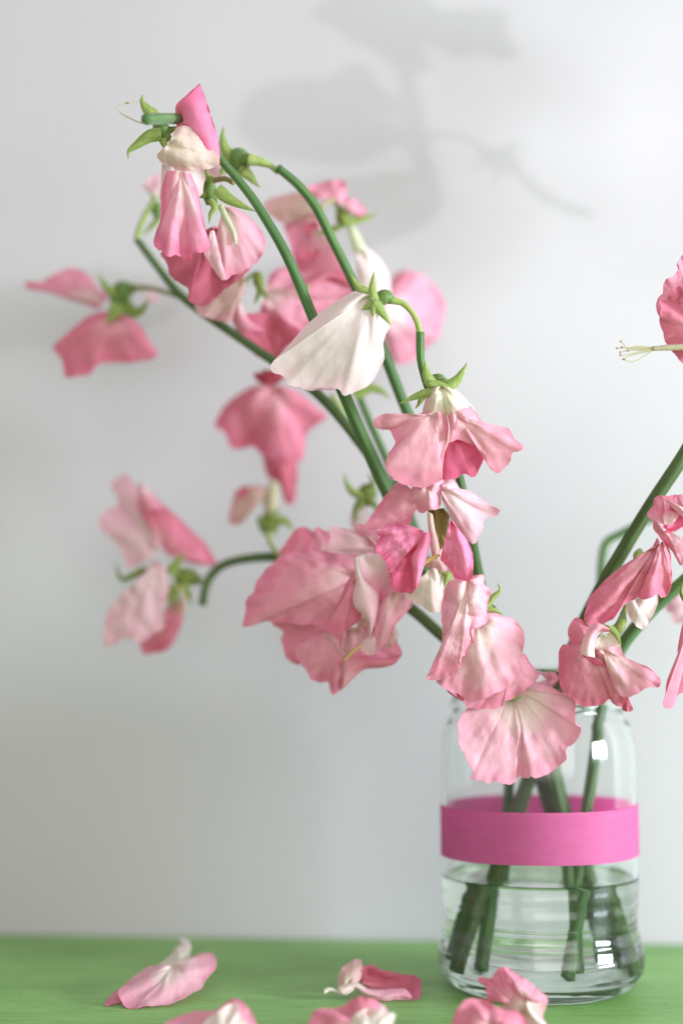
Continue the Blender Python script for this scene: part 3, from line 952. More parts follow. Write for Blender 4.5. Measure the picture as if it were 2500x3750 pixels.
# lowest flower
f = flower(G, Zg, 531, [(900, 1120, 3), (905, 1170), (920, 1230)], [34, 50, 50], 'sepal')
fan(f, Zg, 523, (915, 1120, 16), [(1110, 1078, 9), (1220, 1110, 4), (1350, 1180), (1440, 1235), (1468, 1270), (1456, 1400), (1460, 1455), (1512, 1482), (1490, 1580), (1430, 1650), (1380, 1680), (1372, 1760), (1300, 1840), (1200, 1900), (1110, 1922), (1062, 1908), (1055, 1928), (990, 1928), (970, 1908), (940, 1960), (880, 1982), (800, 1970), (760, 1952), (690, 1972), (600, 1957), (533, 1937), (560, 1860), (500, 1760), (440, 1620), (425, 1450), (442, 1380), (510, 1310, 3), (600, 1250, 7), (740, 1190, 10)],
    'blush', bulge=-6, cup=3, folds=[(0.17, 0.05, -2.4), (0.46, 0.03, -2.0), (0.49, 0.016, 3.4), (0.66, 0.05, -2.4), (0.82, 0.06, 2)],
    ruffle=(0.7, 8), nu=150, nv=40, crinkle=0.6)

# left stem with thin dark stalk
Cs = stalk('thin dark stem reaching left to the out of focus pink flower at the far left', [(30, -12, 8), (16, -4, 50), (-6, 4, 100), (-16, 4, 122)],
           [(1000, 1340, 565), (930, 1190, 562), (850, 1050, 560), (730, 905, 565), (570, 790, 572), (420, 682, 586), (345, 590, 588), (314, 548, 588)],
           [2.9, 2.8, 2.4, 2.1, 2.0, 2.0, 1.9, 1.9, 1.8, 1.7, 1.5, 1.4], 'stemdark')
f = flower(Cs, R2, 598, [(810, 285), (740, 310), (700, 400)], [40, 78, 60], 'calyx')
tube('pedicel', f, R2, 585, [(1160, 355, -3), (1060, 322, 0), (930, 288, 6), (810, 282, 12)], [22, 17, 16, 24], 'pedicelb')
leaf(f, R2, 594, [(680, 340), (620, 270), (572, 185)], 75, 'sepal')
leaf(f, R2, 592, [(720, 400), (680, 450), (635, 530)], 130, 'sepal')
leaf(f, R2, 592, [(750, 390), (800, 445), (860, 440), (915, 355)], 110, 'sepald')
fan(f, R2, 608, (610, 390), [(650, 330), (590, 300), (550, 255), (510, 200), (440, 160), (370, 155), (280, 190), (190, 243), (100, 243), (72, 275), (110, 292), (190, 282), (260, 320), (400, 370), (500, 400), (570, 430)],
    'pink', bulge=-4, tilt=(-0.5, 0))
fan(f, R2, 598, (690, 460), [(600, 440), (500, 480), (400, 560), (320, 630), (272, 690), (325, 760), (350, 882), (430, 882), (520, 865), (570, 800), (700, 790), (850, 778), (975, 745), (920, 650), (870, 560), (820, 505), (750, 460)],
    'rose', bulge=-6, cup=3, folds=[(0.45, 0.06, -3), (0.3, 0.06, 2)])
fan(f, R2, 610, (900, 340), [(880, 320), (940, 310), (990, 350), (950, 380), (900, 380)], 'blushpale', bulge=0)
# flower behind the top one, mostly hidden
f = flower(Cs, Za, 588, [(420, 1140), (460, 1220), (470, 1310)], [34, 58, 40], 'calyx')
tube('pedicel', f, Za, 587, [(268, 1500), (300, 1380), (350, 1270), (425, 1150)], [30, 30, 28, 32], 'pedicel')
leaf(f, Za, 586, [(470, 1320), (390, 1400), (325, 1470)], 70, 'sepal')
leaf(f, Za, 586, [(440, 1150), (420, 1090), (400, 1040)], 60, 'sepal')
fan(f, Za, 592, (480, 1100), [(380, 1060), (320, 990), (380, 930), (460, 880), (560, 890), (640, 1000), (560, 1120)], 'blushpale')
# central blurred flower
f = flower(Cs, Zb, 574, [(250, 690), (255, 740), (270, 800)], [22, 38, 26], 'sepald')
tube('pedicel', f, Zb, 576, [(130, 905, 2), (150, 800, 8), (200, 720, 4), (248, 695, 0)], 13, 'pedicel')
leaf(f, Zb, 571, [(270, 800), (250, 850), (225, 900)], 45, 'sepald')
leaf(f, Zb, 571, [(270, 800), (300, 840), (305, 880)], 40, 'sepald')
fan(f, Zb, 584, (290, 840), [(330, 700), (420, 655), (540, 690), (650, 685), (780, 690), (865, 790), (850, 850), (740, 900), (640, 960), (570, 1050), (510, 1090), (420, 1040), (330, 1000), (260, 960)],
    'pink', bulge=-4, folds=[(0.4, 0.06, -3), (0.55, 0.06, 3)])
strip(f, Zb, 582, [(440, 790), (560, 740), (660, 690), (780, 680)], [(430, 830), (580, 800), (700, 740), (850, 800)], 'rose', bulge=-3)
fan(f, Zb, 578, (340, 1250), [(240, 1230), (170, 1140), (105, 1040), (85, 930), (118, 870), (165, 950), (250, 950), (330, 970), (430, 1010), (530, 1080), (450, 1150), (390, 1240)],
    'deep', bulge=3, folds=[(0.25, 0.08, -3), (0.6, 0.08, 3)])
strip(f, Zb, 575, [(112, 870), (90, 960), (130, 1080)], [(140, 890), (200, 1000), (300, 1060)], 'pink', bulge=-2)
fan(f, Za, 566, (1290, 1850), [(1200, 1910), (1090, 1990), (960, 2080), (820, 2140), (870, 2230), (960, 2260), (1060, 2290), (1165, 2290), (1190, 2180), (1260, 2090), (1310, 1980)], 'beige', bulge=-3)
fan(f, Zc, 582, (760, 20), [(690, 0), (680, 60), (600, 45), (600, 80), (650, 130), (740, 165), (830, 140), (890, 70), (800, 0)], 'red', bulge=-2)

# thin stem far behind
Es = stalk('thin blurred stem behind the others carrying a round pale pink flower', [(-21, -10, 8), (-14, 0, 46), (-10, 12, 90), (-12, 16, 124)],
           [(1000, 1330, 580), (940, 1180, 584), (885, 1050, 588), (832, 930, 592), (815, 880, 595)], [2.4, 2.2, 1.9, 1.6, 1.6, 1.6, 1.6, 1.5, 1.4])
f = flower(Es, Zb, 600, [(930, 1010), (970, 980), (1020, 950)], [30, 46, 40])
tube('pedicel', f, Zb, 597, [(865, 1425, -2), (880, 1250, 0), (900, 1100, 2), (930, 1010, 3)], 14, 'pedicel')
fan(f, Zb, 630, (1030, 950, -25), [(1050, 830), (1120, 715), (1195, 678), (1255, 700), (1300, 712), (1390, 800), (1442, 905), (1425, 1010), (1395, 1110), (1310, 1180), (1245, 1250), (1135, 1275), (1085, 1210), (1060, 1130), (1020, 1040)],
    'pink', bulge=-5, cup=3, ruffle=(1.5, 5), folds=[(0.35, 0.08, 4), (0.6, 0.08, -4)])
leaf(Es, Zb, 584, [(860, 1475), (960, 1430), (1040, 1450), (1095, 1505)], 100, 'sepal', name='leaf')
tube('side_shoot', Es, Zc, 572, [(1340, 250, 0), (1440, 420), (1500, 560), (1568, 720)], [26, 30, 24, 18], 'pedicel')
# bud with open calyx low behind
f = flower(Es, R4, 588, [(1340, 205, 0), (1300, 200), (1280, 260)], [26, 44, 30], 'sepald')
leaf(f, R4, 585, [(1280, 220), (1220, 190), (1183, 105)], 50, 'sepal')
leaf(f, R4, 585, [(1310, 210), (1325, 150), (1300, 110)], 40, 'sepald')
leaf(f, R4, 585, [(1280, 230), (1245, 280), (1240, 350)], 50, 'sepald')
leaf(f, R4, 585, [(1300, 230), (1340, 270), (1330, 300)], 50, 'sepald')
fan(f, R4, 590, (1270, 260), [(1220, 300), (1225, 370), (1260, 390), (1300, 360), (1310, 290)], 'pale')

# low stem: crinkled white flower at the left and the large pink one
Ds = stalk('low stem running left, hooked at its end beside the crinkled whitish flower', [(20, -2, 8), (10, 4, 55), (-4, 0, 98), (-20, -6, 122)],
           [(1085, 1520, 552), (1015, 1460, 554), (940, 1395, 560), (800, 1315, 577), (640, 1280, 592), (560, 1284, 600), (505, 1302, 606), (476, 1338, 607), (466, 1388, 602)],
           [2.2, 2.2, 2.2, 2.2, 2.2, 2.2, 2.2, 2.0, 1.9, 1.8, 1.8, 1.8, 1.7], 'stemdark')
f = flower(Ds, Zd, 592, [(1140, 1120), (1020, 1080), (900, 1080)], [44, 90, 80], 'sepald')
leaf(f, Zd, 588, [(620, 1000), (480, 1070), (380, 1100), (325, 930)], 85, 'sepald')
leaf(f, Zd, 586, [(850, 1060), (900, 960), (980, 845)], 150, 'sepal')
leaf(f, Zd, 588, [(960, 1140), (1020, 1240), (1045, 1350)], 100, 'sepal')
leaf(f, Zd, 588, [(870, 1150), (850, 1290), (835, 1390)], 120, 'sepal')
leaf(f, Zd, 587, [(900, 1140), (920, 1300), (905, 1450)], 60, 'sepal')
fan(f, Zd, 612, (720, 850), [(740, 760), (640, 560), (560, 420), (540, 220), (500, 180), (430, 95), (340, 120), (280, 200), (345, 320), (340, 390), (240, 440), (168, 540), (180, 610), (300, 720), (400, 860), (465, 990), (580, 930)],
    'blushpale', bulge=-5, folds=[(0.3, 0.08, -4), (0.5, 0.08, 4)])
fan(f, Zd, 598, (820, 870), [(740, 760), (660, 620), (570, 480), (530, 300), (540, 205), (600, 205), (700, 310), (800, 410), (930, 520), (1060, 640), (1180, 760), (1260, 880), (1295, 950), (1150, 965), (1000, 935), (900, 900)],
    'rose', bulge=-5, folds=[(0.3, 0.06, 3), (0.5, 0.08, -4)])
strip(f, Zd, 594, [(535, 210), (540, 330), (600, 460)], [(610, 215), (700, 320), (800, 430)], 'pink', bulge=-3)
fan(f, Zd, 594, (930, 1290), [(890, 1300), (800, 1400), (760, 1560), (600, 1680), (560, 1700), (600, 1825), (700, 1805), (810, 1785), (900, 1660), (950, 1540), (975, 1420), (955, 1280)], 'rose', bulge=-4, folds=[(0.5, 0.1, 3)])
fan(f, Zd, 584, (740, 920), [(670, 935), (620, 1020), (530, 1110), (450, 1220), (340, 1290), (260, 1400), (222, 1560), (213, 1700), (280, 1742), (350, 1710), (430, 1660), (500, 1692), (600, 1682), (700, 1620), (790, 1550), (760, 1450), (722, 1430), (790, 1350), (832, 1200), (820, 1060), (785, 960)],
    'blushpale', bulge=-4, crinkle=1.6, folds=[(0.2, 0.05, -2.5), (0.35, 0.05, 2), (0.55, 0.05, -2.5), (0.7, 0.05, 2)], ruffle=(0.9, 6), nu=110)
tube('style', f, Zd, 584, [(880, 1180), (950, 1180), (980, 1220), (980, 1320), (968, 1430)], 10, 'style', seg=6)
# upside-down flower
f = flower(Ds, Zc, 600, [(745, 1590), (745, 1500), (760, 1400)], [60, 110, 75], 'sepald')
tube('pedicel', f, Ze, 592, [(420, 440, -10), (350, 370, -5), (310, 310, 2), (300, 230, 8)], [22, 20, 20, 30], 'pedicel')
leaf(f, Zc, 596, [(820, 1440), (920, 1470), (975, 1560)], 110, 'sepal')
leaf(f, Zc, 596, [(690, 1520), (650, 1440), (640, 1390)], 90, 'sepald')
leaf(f, Zc, 596, [(770, 1440), (800, 1380), (850, 1340)], 80, 'sepal')
tube('keel', f, Zc, 604, [(760, 1400), (765, 1250), (790, 1080)], [70, 75, 40], 'tan')
fan(f, Zc, 610, (790, 160), [(700, 165), (600, 165), (480, 230), (370, 310), (290, 400), (222, 560), (310, 600), (360, 700), (400, 765), (500, 768), (600, 750), (700, 835), (820, 860), (950, 875), (1060, 872), (1085, 800), (1090, 650), (1180, 540), (1300, 470), (1220, 390), (1120, 300), (1000, 215), (900, 170)],
    'rose', bulge=-6, cup=3, folds=[(0.35, 0.05, 3), (0.55, 0.06, -3), (0.7, 0.05, 3)])
fan(f, Zc, 613, (820, 740), [(680, 800), (700, 930), (740, 1045), (830, 1085), (870, 1180), (900, 1275), (975, 1295), (1000, 1180), (1020, 1000), (1000, 850)], 'deep', bulge=-3)
fan(f, Zc, 604, (740, 1190), [(700, 1120), (560, 1115), (440, 1160), (390, 1280), (365, 1480), (470, 1485), (540, 1380), (600, 1270), (700, 1250)], 'beige', bulge=-4, cup=2)
fan(f, Zc, 600, (470, 1240), [(420, 1200), (470, 1150), (540, 1140), (530, 1200)], 'deep', bulge=0, name='petal')
# large pink flower
f = flower(Ds, Ze, 556, [(1440, 830, 3), (1400, 760), (1330, 700)], [40, 60, 40], 'sepal')
fan(f, Ze, 566, (560, 410), [(370, 400), (440, 310), (500, 225), (560, 178), (620, 190), (690, 250), (680, 330), (640, 400)], 'rose', bulge=-3)
fan(f, Ze, 560, (780, 400), [(610, 400), (650, 300), (692, 178), (740, 205), (810, 230), (815, 330)], 'pink', bulge=-2)
fan(f, Ze, 562, (900, 930), [(560, 950), (330, 950), (410, 1040), (402, 1130), (440, 1235), (500, 1292), (580, 1290), (600, 1180), (700, 1100), (860, 1060)], 'dusty', bulge=-3, folds=[(0.4, 0.1, 3)])
fan(f, Ze, 553, (1020, 600), [(1060, 420), (960, 385), (860, 370), (750, 372), (600, 384), (450, 395), (370, 435), (320, 490), (240, 560), (200, 640), (170, 720), (128, 758), (118, 850), (97, 988), (160, 985), (260, 957), (330, 960), (500, 970), (700, 985), (860, 960), (930, 800)],
    'dusty', bulge=-7, cup=3, folds=[(0.3, 0.08, 2), (0.55, 0.06, -2), (0.68, 0.05, 2.5)], ruffle=(1.3, 6), nu=120, nv=36, crinkle=0.95)
fan(f, Ze, 552, (960, 1000), [(820, 1062), (700, 1100), (600, 1094), (530, 1140), (508, 1200), (540, 1275), (600, 1345), (650, 1422), (720, 1458), (780, 1450), (800, 1500), (820, 1543), (880, 1522), (930, 1470), (1000, 1412), (1080, 1340), (1250, 1320), (1385, 1230), (1345, 1110), (1200, 1020)],
    'dusty', bulge=-5, cup=2, folds=[(0.28, 0.07, -2.5), (0.5, 0.04, 3), (0.62, 0.05, -3)], ruffle=(1.3, 6), nu=120, nv=36, crinkle=0.9)
strip(f, Ze, 546, [(915, 1500), (908, 1380), (925, 1270), (1010, 1236), (1130, 1240), (1260, 1252), (1387, 1226)], [(880, 1525), (950, 1465), (1010, 1405), (1085, 1346), (1240, 1330), (1330, 1300), (1387, 1232)], 'rose', bulge=-2)
fan(f, Ze, 550, (1300, 1050), [(1330, 985), (1357, 1060), (1342, 1130), (1280, 1172), (1210, 1172), (1240, 1060)], 'beige')
fan(f, Ze, 543, (1180, 320), [(1050, 245), (1000, 208), (900, 188), (808, 182), (800, 280), (778, 372), (860, 392), (980, 405), (1100, 405), (1200, 410)], 'blushpale', bulge=-4, cup=-2)
fan(f, Ze, 541, (1190, 310), [(1180, 390), (1090, 280), (1020, 215), (1008, 172), (1060, 155), (1130, 188), (1230, 220), (1280, 280)], 'pink', bulge=-3)
fan(f, Ze, 548, (1010, 1000), [(880, 1060), (852, 1130), (872, 1200), (920, 1232), (970, 1212), (1050, 1130), (1120, 1050), (1110, 940), (1050, 900)], 'beige', bulge=3)
strip(f, Ze, 533, [(1036, 424), (1050, 520), (1105, 630), (1185, 720), (1196, 800), (1182, 900), (1163, 980), (1134, 1098)], [(1200, 400), (1310, 520), (1330, 690), (1270, 765), (1215, 840), (1190, 920), (1176, 1000), (1142, 1100)], 'pink', bulge=3, crinkle=0.6, at=0.5)
fan(f, Ze, 537, (1010, 600), [(1040, 500), (1010, 520), (940, 640), (880, 780), (830, 900), (780, 978), (772, 1022), (830, 1060), (870, 1110), (886, 1165), (902, 1060), (960, 1010), (1050, 930), (1070, 860), (1030, 740)],
    'rose', bulge=-3, folds=[(0.55, 0.1, -2)], ruffle=(0.4, 4))
strip(f, Ze, 531, [(1000, 425), (1005, 540), (1015, 640), (992, 740), (1005, 830), (1070, 900), (1115, 970), (1128, 1105)], [(1032, 418), (1045, 520), (1100, 630), (1190, 720), (1200, 800), (1185, 900), (1165, 980), (1132, 1100)], 'blushpale', bulge=-3.5)  # paler palette paints the lit highlight along this wing's left edge
fan(f, Ze, 533, (1330, 690), [(1260, 760), (1195, 840), (1172, 930), (1170, 1030), (1182, 1110), (1195, 1198), (1235, 1160), (1290, 1080), (1340, 980), (1420, 885), (1485, 790), (1420, 720)], 'blush', bulge=-5)
fan(f, Ze, 535, (1160, 1050), [(1110, 1090), (1050, 1140), (1065, 1200), (1110, 1228), (1160, 1222), (1195, 1195), (1185, 1090)], 'blushpale', bulge=-2)
tube('style', f, Ze, 532, [(1048, 1158), (985, 1208), (918, 1275)], [12, 12, 9], 'style', seg=8)

# right hand stems
CAST = ShadowFr(1000, 0, 0.82908, 0.245)
tip1 = [D.p(1680, 860, 540), CAST.p(650, 980, 0), CAST.p(655, 600, 0), CAST.p(600, 250, 0)]
Rs = stalk('thick dark stem rising to the right out of the picture', [(-30, -8, 8), (-17, -3, 45), (-2, 0, 85)],
           [(1282, 1580, 566), (1340, 1430, 552), (1400, 1315, 542), (1490, 1165, 532), (1568, 1048, 527)],
           [3.2, 3.1, 2.9, 2.6, 2.6, 2.55, 2.5, 2.5, 2.3, 1.9, 1.6, 1.4], 'stemdark', tip1)
f = flower(Rs, CAST, 0, [(650, 300), (600, 240), (560, 200)], [30, 50, 40])
fan(f, CAST, 0, (560, 180), [(520, 330), (510, 250), (380, 190), (290, 120), (200, 65), (280, 0), (340, -120), (560, -160), (700, -60), (720, 10), (690, 190), (640, 250), (620, 320), (570, 352)], 'pink', bulge=-3, cup=2)
fan(f, CAST, 0, (640, 120), [(700, 0), (760, 40), (900, 40), (1045, 50), (1060, 150), (1110, 225), (1085, 272), (1000, 262), (930, 240), (860, 258), (760, 225), (680, 190)], 'pink', bulge=-3, at=4)
f = flower(Rs, CAST, 0, [(655, 640), (560, 600), (500, 560)], [28, 46, 40])
fan(f, CAST, 0, (500, 520), [(630, 520), (560, 420), (520, 400), (440, 300), (360, 285), (300, 335), (120, 350), (-60, 400), (-120, 560), (0, 680), (200, 720), (380, 730), (480, 690), (600, 620)], 'pink', bulge=-3)
f = flower(Rs, CAST, 0, [(660, 780), (600, 800), (540, 820)], [26, 42, 36])
fan(f, CAST, 0, (500, 840), [(620, 780), (560, 770), (400, 780), (200, 790), (80, 900), (160, 1060), (380, 1080), (560, 1060), (650, 960), (670, 860)], 'pink', bulge=-3, at=3)
f = flower(Rs, CAST, 0, [(980, 670), (1030, 700), (1060, 730)], [24, 40, 30])
tube('pedicel', f, CAST, 0, [(660, 640), (740, 600), (850, 600), (930, 640), (990, 680)], 12, 'pedicel')
leaf(f, CAST, 0, [(1030, 690), (1080, 650), (1130, 630)], 60)
leaf(f, CAST, 0, [(1020, 700), (950, 730), (900, 750)], 60)
leaf(f, CAST, 0, [(1030, 720), (1020, 780), (1015, 830)], 50)
tube('style', f, CAST, 0, [(1050, 720), (1150, 800), (1260, 890), (1400, 940)], [16, 14, 22, 26], 'tan', seg=8)

# big crinkled flower cut by the right edge, with bare stamens
f = flower(Rs, Zi, 514, [(1480, 1810, 4), (1380, 1812, 2), (1270, 1830)], [70, 80, 56], 'sepal')
tube('pedicel', f, Zi, 520, [(1480, 1810), (1640, 1900, 4), (1800, 2300, 14), (1820, 2900, 20)], [50, 46, 44, 44], 'pedicel')
fan(f, Zi, 518, (1500, 1500), [(1700, 900), (1560, 200), (1400, 180), (1290, 330), (1250, 400), (1195, 480), (1190, 545), (1222, 585), (1180, 605), (1100, 700), (1030, 730), (970, 850), (968, 960), (900, 1020), (855, 1120), (880, 1250), (1000, 1500), (1200, 1700)],
    'blush', bulge=-4, crinkle=0.9, ruffle=(0.8, 8), nu=110)
fan(f, Zi, 512, (1560, 1550), [(1700, 800), (1500, 800), (1300, 832), (1160, 870), (1080, 935), (1020, 1055), (905, 1078), (922, 1200), (903, 1310), (912, 1400), (960, 1560), (1022, 1750), (1150, 1930), (1290, 2070), (1500, 2150), (1750, 2000)],
    'rose', bulge=-4, folds=[(0.3, 0.05, 2), (0.42, 0.05, -2)], ruffle=(0.6, 7), crinkle=0.5, nu=110)
fan(f, Zi, 510, (1400, 1000), [(1290, 860), (1225, 900), (1235, 980), (1190, 1070), (1290, 1160), (1450, 1180), (1500, 900)], 'deep', bulge=-1)
tube('stamen_tube', f, Zi, 508, [(1320, 1800), (1100, 1806), (800, 1825)], [52, 48, 38], 'tan')
for q in ([(800, 1815), (600, 1790), (400, 1810), (360, 1770), (305, 1710)], [(800, 1815), (560, 1800), (420, 1815), (245, 1815)], [(800, 1820), (600, 1810), (440, 1830), (325, 1800)],
          [(800, 1825), (620, 1850), (440, 1850), (295, 1880)], [(810, 1835), (620, 1870), (460, 1910), (300, 1925)], [(815, 1840), (640, 1890), (440, 1940), (345, 1990)],
          [(820, 1845), (680, 1930), (520, 2025), (430, 2025), (360, 1990)], [(800, 1825), (600, 1830), (420, 1855)]):
    fl = tube('filament', f, Zi, 508, q, [14] + [9] * (len(q) - 2) + [6], 'stamen', seg=6)
    tube('anther', f, Zi, 507.6, [(q[-1][0] - 14, q[-1][1] - 6), (q[-1][0] + 14, q[-1][1] + 8)], 15, 'anther', seg=6)

R2s = stalk('lower right stem partly hidden by crumpled pink flowers', [(6, -21, 8), (13, -12, 45), (20, -6, 80), (24, -5, 104)],
            [(1385, 1575, 560), (1430, 1478, 548), (1500, 1395, 543), (1568, 1335, 540), (1720, 1190, 536)],
            [2.3, 2.2, 2.2, 2.2, 2.4, 2.5, 2.5, 2.4, 2.0], 'stem')
# crumpled flower on the jar rim
f = flower(R2s, Zh, 524, [(735, 1290, 8), (705, 1410), (640, 1490)], [30, 50, 62], 'sepald')
tube('pedicel', f, Zh, 536, [(900, 1290, 6), (830, 1220, 0), (760, 1230, -4), (735, 1290, -4)], 24, 'pedicel')
leaf(f, Zh, 515, [(600, 1430), (660, 1490), (712, 1600)], 80, 'sepal')
leaf(f, Zh, 516, [(590, 1440), (560, 1420), (530, 1400)], 50, 'sepald')
fan(f, Zh, 520, (420, 1600), [(400, 1430), (330, 1352), (265, 1345), (204, 1470), (222, 1592), (150, 1600), (114, 1700), (120, 1850), (140, 2030), (240, 2110), (320, 2182), (430, 2192), (550, 2155), (600, 2122), (640, 2168), (732, 2182), (742, 2060), (700, 1900), (620, 1750), (500, 1650)],
    'rose', bulge=-6, cup=4, folds=[(0.25, 0.05, 3), (0.45, 0.06, -2), (0.62, 0.05, 2.5)], ruffle=(1.0, 7), nu=130, nv=44, crinkle=0.95)
fan(f, Zh, 523, (760, 2060), [(730, 2110), (718, 2190), (740, 2232), (822, 2222), (790, 2150), (780, 2080)], 'deep')
fan(f, Zh, 516, (540, 1640), [(700, 1590), (742, 1700), (790, 1750), (870, 1780), (900, 1812), (960, 1808), (1040, 1870), (1092, 1950), (1080, 2002), (990, 2000), (900, 2050), (800, 2097), (720, 2092), (650, 2030), (610, 1950), (580, 1850), (570, 1790), (480, 1745), (440, 1690)],
    'blush', bulge=-5, cup=2, crinkle=1.3, nv=44, folds=[(0.6, 0.05, -2.5), (0.75, 0.04, 3), (0.3, 0.08, 2)], ruffle=(0.7, 7), nu=110)
fan(f, Zh, 515, (450, 1720), [(560, 1800), (480, 1790), (380, 1720), (340, 1680), (430, 1670), (540, 1720)], 'hotdeep', bulge=1, crinkle=0.9)
strip(f, Zh, 511, [(330, 1690), (340, 1580), (400, 1450), (480, 1392), (600, 1440)], [(460, 1720), (452, 1620), (470, 1540), (520, 1480), (600, 1470)], 'blush', bulge=-4, crinkle=0.9)
fan(f, Zh, 515, (560, 1500), [(470, 1540), (452, 1640), (520, 1660), (620, 1640), (705, 1600), (650, 1520), (610, 1480)], 'cream', bulge=3)
# long twisted flower
f = flower(R2s, Zh, 528, [(890, 700, 4), (870, 750), (900, 800)], [30, 44, 40], 'sepal')
tube('pedicel', f, Zh, 534, [(1090, 1010, 5), (1010, 900, 2), (930, 760, 0), (890, 700, -2)], 22, 'pedicel')
leaf(f, Zh, 526, [(850, 790), (880, 730), (945, 715)], 70, 'sepal')
fan(f, Zh, 518, (1080, 620), [(1060, 570), (960, 740), (850, 790), (700, 860), (580, 960), (480, 1065), (400, 1150), (374, 1250), (362, 1385), (440, 1425), (560, 1395), (650, 1330), (740, 1205), (800, 1180), (880, 1140), (940, 1000), (985, 850), (1060, 740)],
    'rose', bulge=-6, cup=3, folds=[(0.3, 0.06, -2.5), (0.52, 0.04, -3), (0.6, 0.03, 4), (0.7, 0.05, -2)], ruffle=(0.9, 6), nu=120, nv=44, crinkle=1.15)
fan(f, Zh, 514, (1100, 610), [(1050, 700), (980, 820), (965, 980), (880, 1140), (980, 1158), (1060, 1110), (1095, 1147), (1155, 1118), (1198, 1000), (1192, 850), (1182, 720), (1140, 620)],
    'rose', bulge=-4, folds=[(0.45, 0.05, -2.5), (0.58, 0.05, 3), (0.75, 0.06, -2)], crinkle=1.1, nv=40)
fan(f, Zh, 524, (860, 1160), [(750, 1210), (790, 1325), (850, 1412), (905, 1448), (960, 1400), (1030, 1290), (1063, 1180), (1050, 1110), (940, 1130)], 'pale', bulge=-4)
# crumpled flower at the right edge
f = flower(R2s, Zh, 522, [(1420, 700, 6), (1360, 640), (1290, 600)], [40, 60, 50], 'sepal')
fan(f, Zh, 514, (1160, 500), [(1450, 130), (1250, 162), (1150, 176), (1085, 163), (1030, 190), (1020, 270), (963, 332), (970, 372), (1010, 400), (1022, 485), (1070, 550), (1120, 620), (1200, 700), (1250, 790), (1282, 832), (1400, 800), (1500, 700)],
    'pink', bulge=-5, crinkle=1.4, nv=44, folds=[(0.35, 0.05, 3), (0.5, 0.04, -3)], ruffle=(0.7, 8), nu=110)
fan(f, Zh, 510, (1150, 480), [(1110, 200), (1100, 330), (1115, 440), (1150, 520), (1250, 500), (1340, 420), (1260, 340), (1180, 260)], 'hotdeep', bulge=2, crinkle=0.9)
fan(f, Zh, 508, (1330, 300), [(1110, 185), (1180, 260), (1270, 345), (1350, 390), (1480, 360), (1480, 150), (1250, 164)], 'blush', bulge=-3)
# flower hanging at the right edge
f = flower(R2s, Zh, 520, [(1440, 1180, 4), (1400, 1240), (1390, 1310)], [40, 56, 50], 'sepal')
leaf(f, Zh, 524, [(1330, 1180), (1290, 1100), (1300, 1000)], 60, 'sepald')
fan(f, Zh, 510, (1400, 1320), [(1320, 1330), (1275, 1500), (1254, 1650), (1266, 1720), (1200, 1830), (1150, 1950), (1142, 2050), (1120, 2130), (1113, 2185), (1160, 2213), (1212, 2180), (1262, 2070), (1350, 2050), (1450, 2060), (1500, 1800), (1480, 1400)],
    'pink', bulge=-4, folds=[(0.4, 0.06, -3), (0.6, 0.05, 2.5)], nu=100, crinkle=0.6)
R3s = stalk('slender light green stem hooked behind the thick right stem', [(-27, 5, 8), (-15, 8, 46), (4, 11, 95)],
            [(1345, 1590, 580), (1372, 1450, 592), (1378, 1340, 600), (1382, 1280, 604), (1392, 1245, 605), (1425, 1226, 604), (1475, 1200, 602), (1530, 1180, 600)],
            [2.6, 2.5, 2.0, 1.6, 1.7, 1.7, 1.7, 1.7, 1.6, 1.4, 1.3], 'stem')
f = flower(R3s, Zh, 584, [(1380, 1080), (1330, 1100), (1290, 1120)], [30, 40, 36], 'sepal')
tube('pedicel', f, Zh, 592, [(1188, 340, 8), (1330, 420), (1420, 700), (1430, 960), (1380, 1080, -8)], 22, 'pedicel')
fan(f, Zh, 584, (1320, 1120), [(1280, 1080), (1190, 1120), (1118, 1230), (1190, 1310), (1212, 1392), (1290, 1380), (1400, 1330), (1440, 1200)], 'blushpale', bulge=-3)
# pink sliver behind the rim
f = flower(G, Zg, 556, [(1180, 1200, 4), (1190, 1150), (1200, 1100)], [26, 36, 30], 'sepald')
fan(f, Zg, 556, (1190, 1090), [(1105, 1075), (1180, 1030), (1312, 984), (1290, 1060), (1262, 1110), (1200, 1120)], 'rose', bulge=-2)

# ------------------------------------------------------------------ fallen flowers on the table
GRP = 'fallen blossoms on the tabletop'


def fallen(label, fr, px):
    b = fr.p(px[0], px[1], 0)
    b = Vector((b.x, b.y, 0))
    return thing('fallen_blossom', label, 'blossom', b, GRP)


Zj = TableFr(350, 3400, 0.31888, 930, 120, 15)
t = fallen('dusty pink fallen blossom with an upright cream tip, farthest left on the table', Zj, (500, 900))
fan(t, Zj, 0, (900, 430), [(620, 430), (500, 510), (400, 590), (265, 725), (320, 850), (390, 935), (490, 915), (600, 890), (800, 880), (950, 830), (1060, 770), (1200, 690), (1300, 560), (1370, 460), (1388, 360), (1330, 288), (1180, 300), (1100, 345), (980, 400)],
    'blush', bulge=-5, folds=[(0.2, 0.04, -3), (0.3, 0.03, 3), (0.4, 0.04, -2.5), (0.65, 0.05, 2), (0.75, 0.05, -2.5)], nu=110, ruffle=(0.5, 6))
fan(t, Zj, 4, (440, 590), [(320, 660), (180, 770), (108, 885), (200, 872), (300, 842), (380, 760), (460, 660)], 'dusty', bulge=-2)
fan(t, Zj, 5, (950, 460), [(720, 420), (860, 310), (935, 215), (1000, 195), (1045, 205), (1085, 320), (1130, 360), (1040, 440)], 'cream', bulge=-3, folds=[(0.5, 0.08, -2.5)])
strip(t, Zj, 6, [(985, 300), (990, 200), (965, 140), (970, 115)], [(1075, 300), (1095, 200), (1065, 140), (1000, 110)], 'pale', bulge=-2)
fan(t, Zj, 6, (1060, 440), [(1090, 350), (1180, 300), (1320, 300), (1340, 380), (1260, 470), (1120, 470)], 'beige', bulge=3)

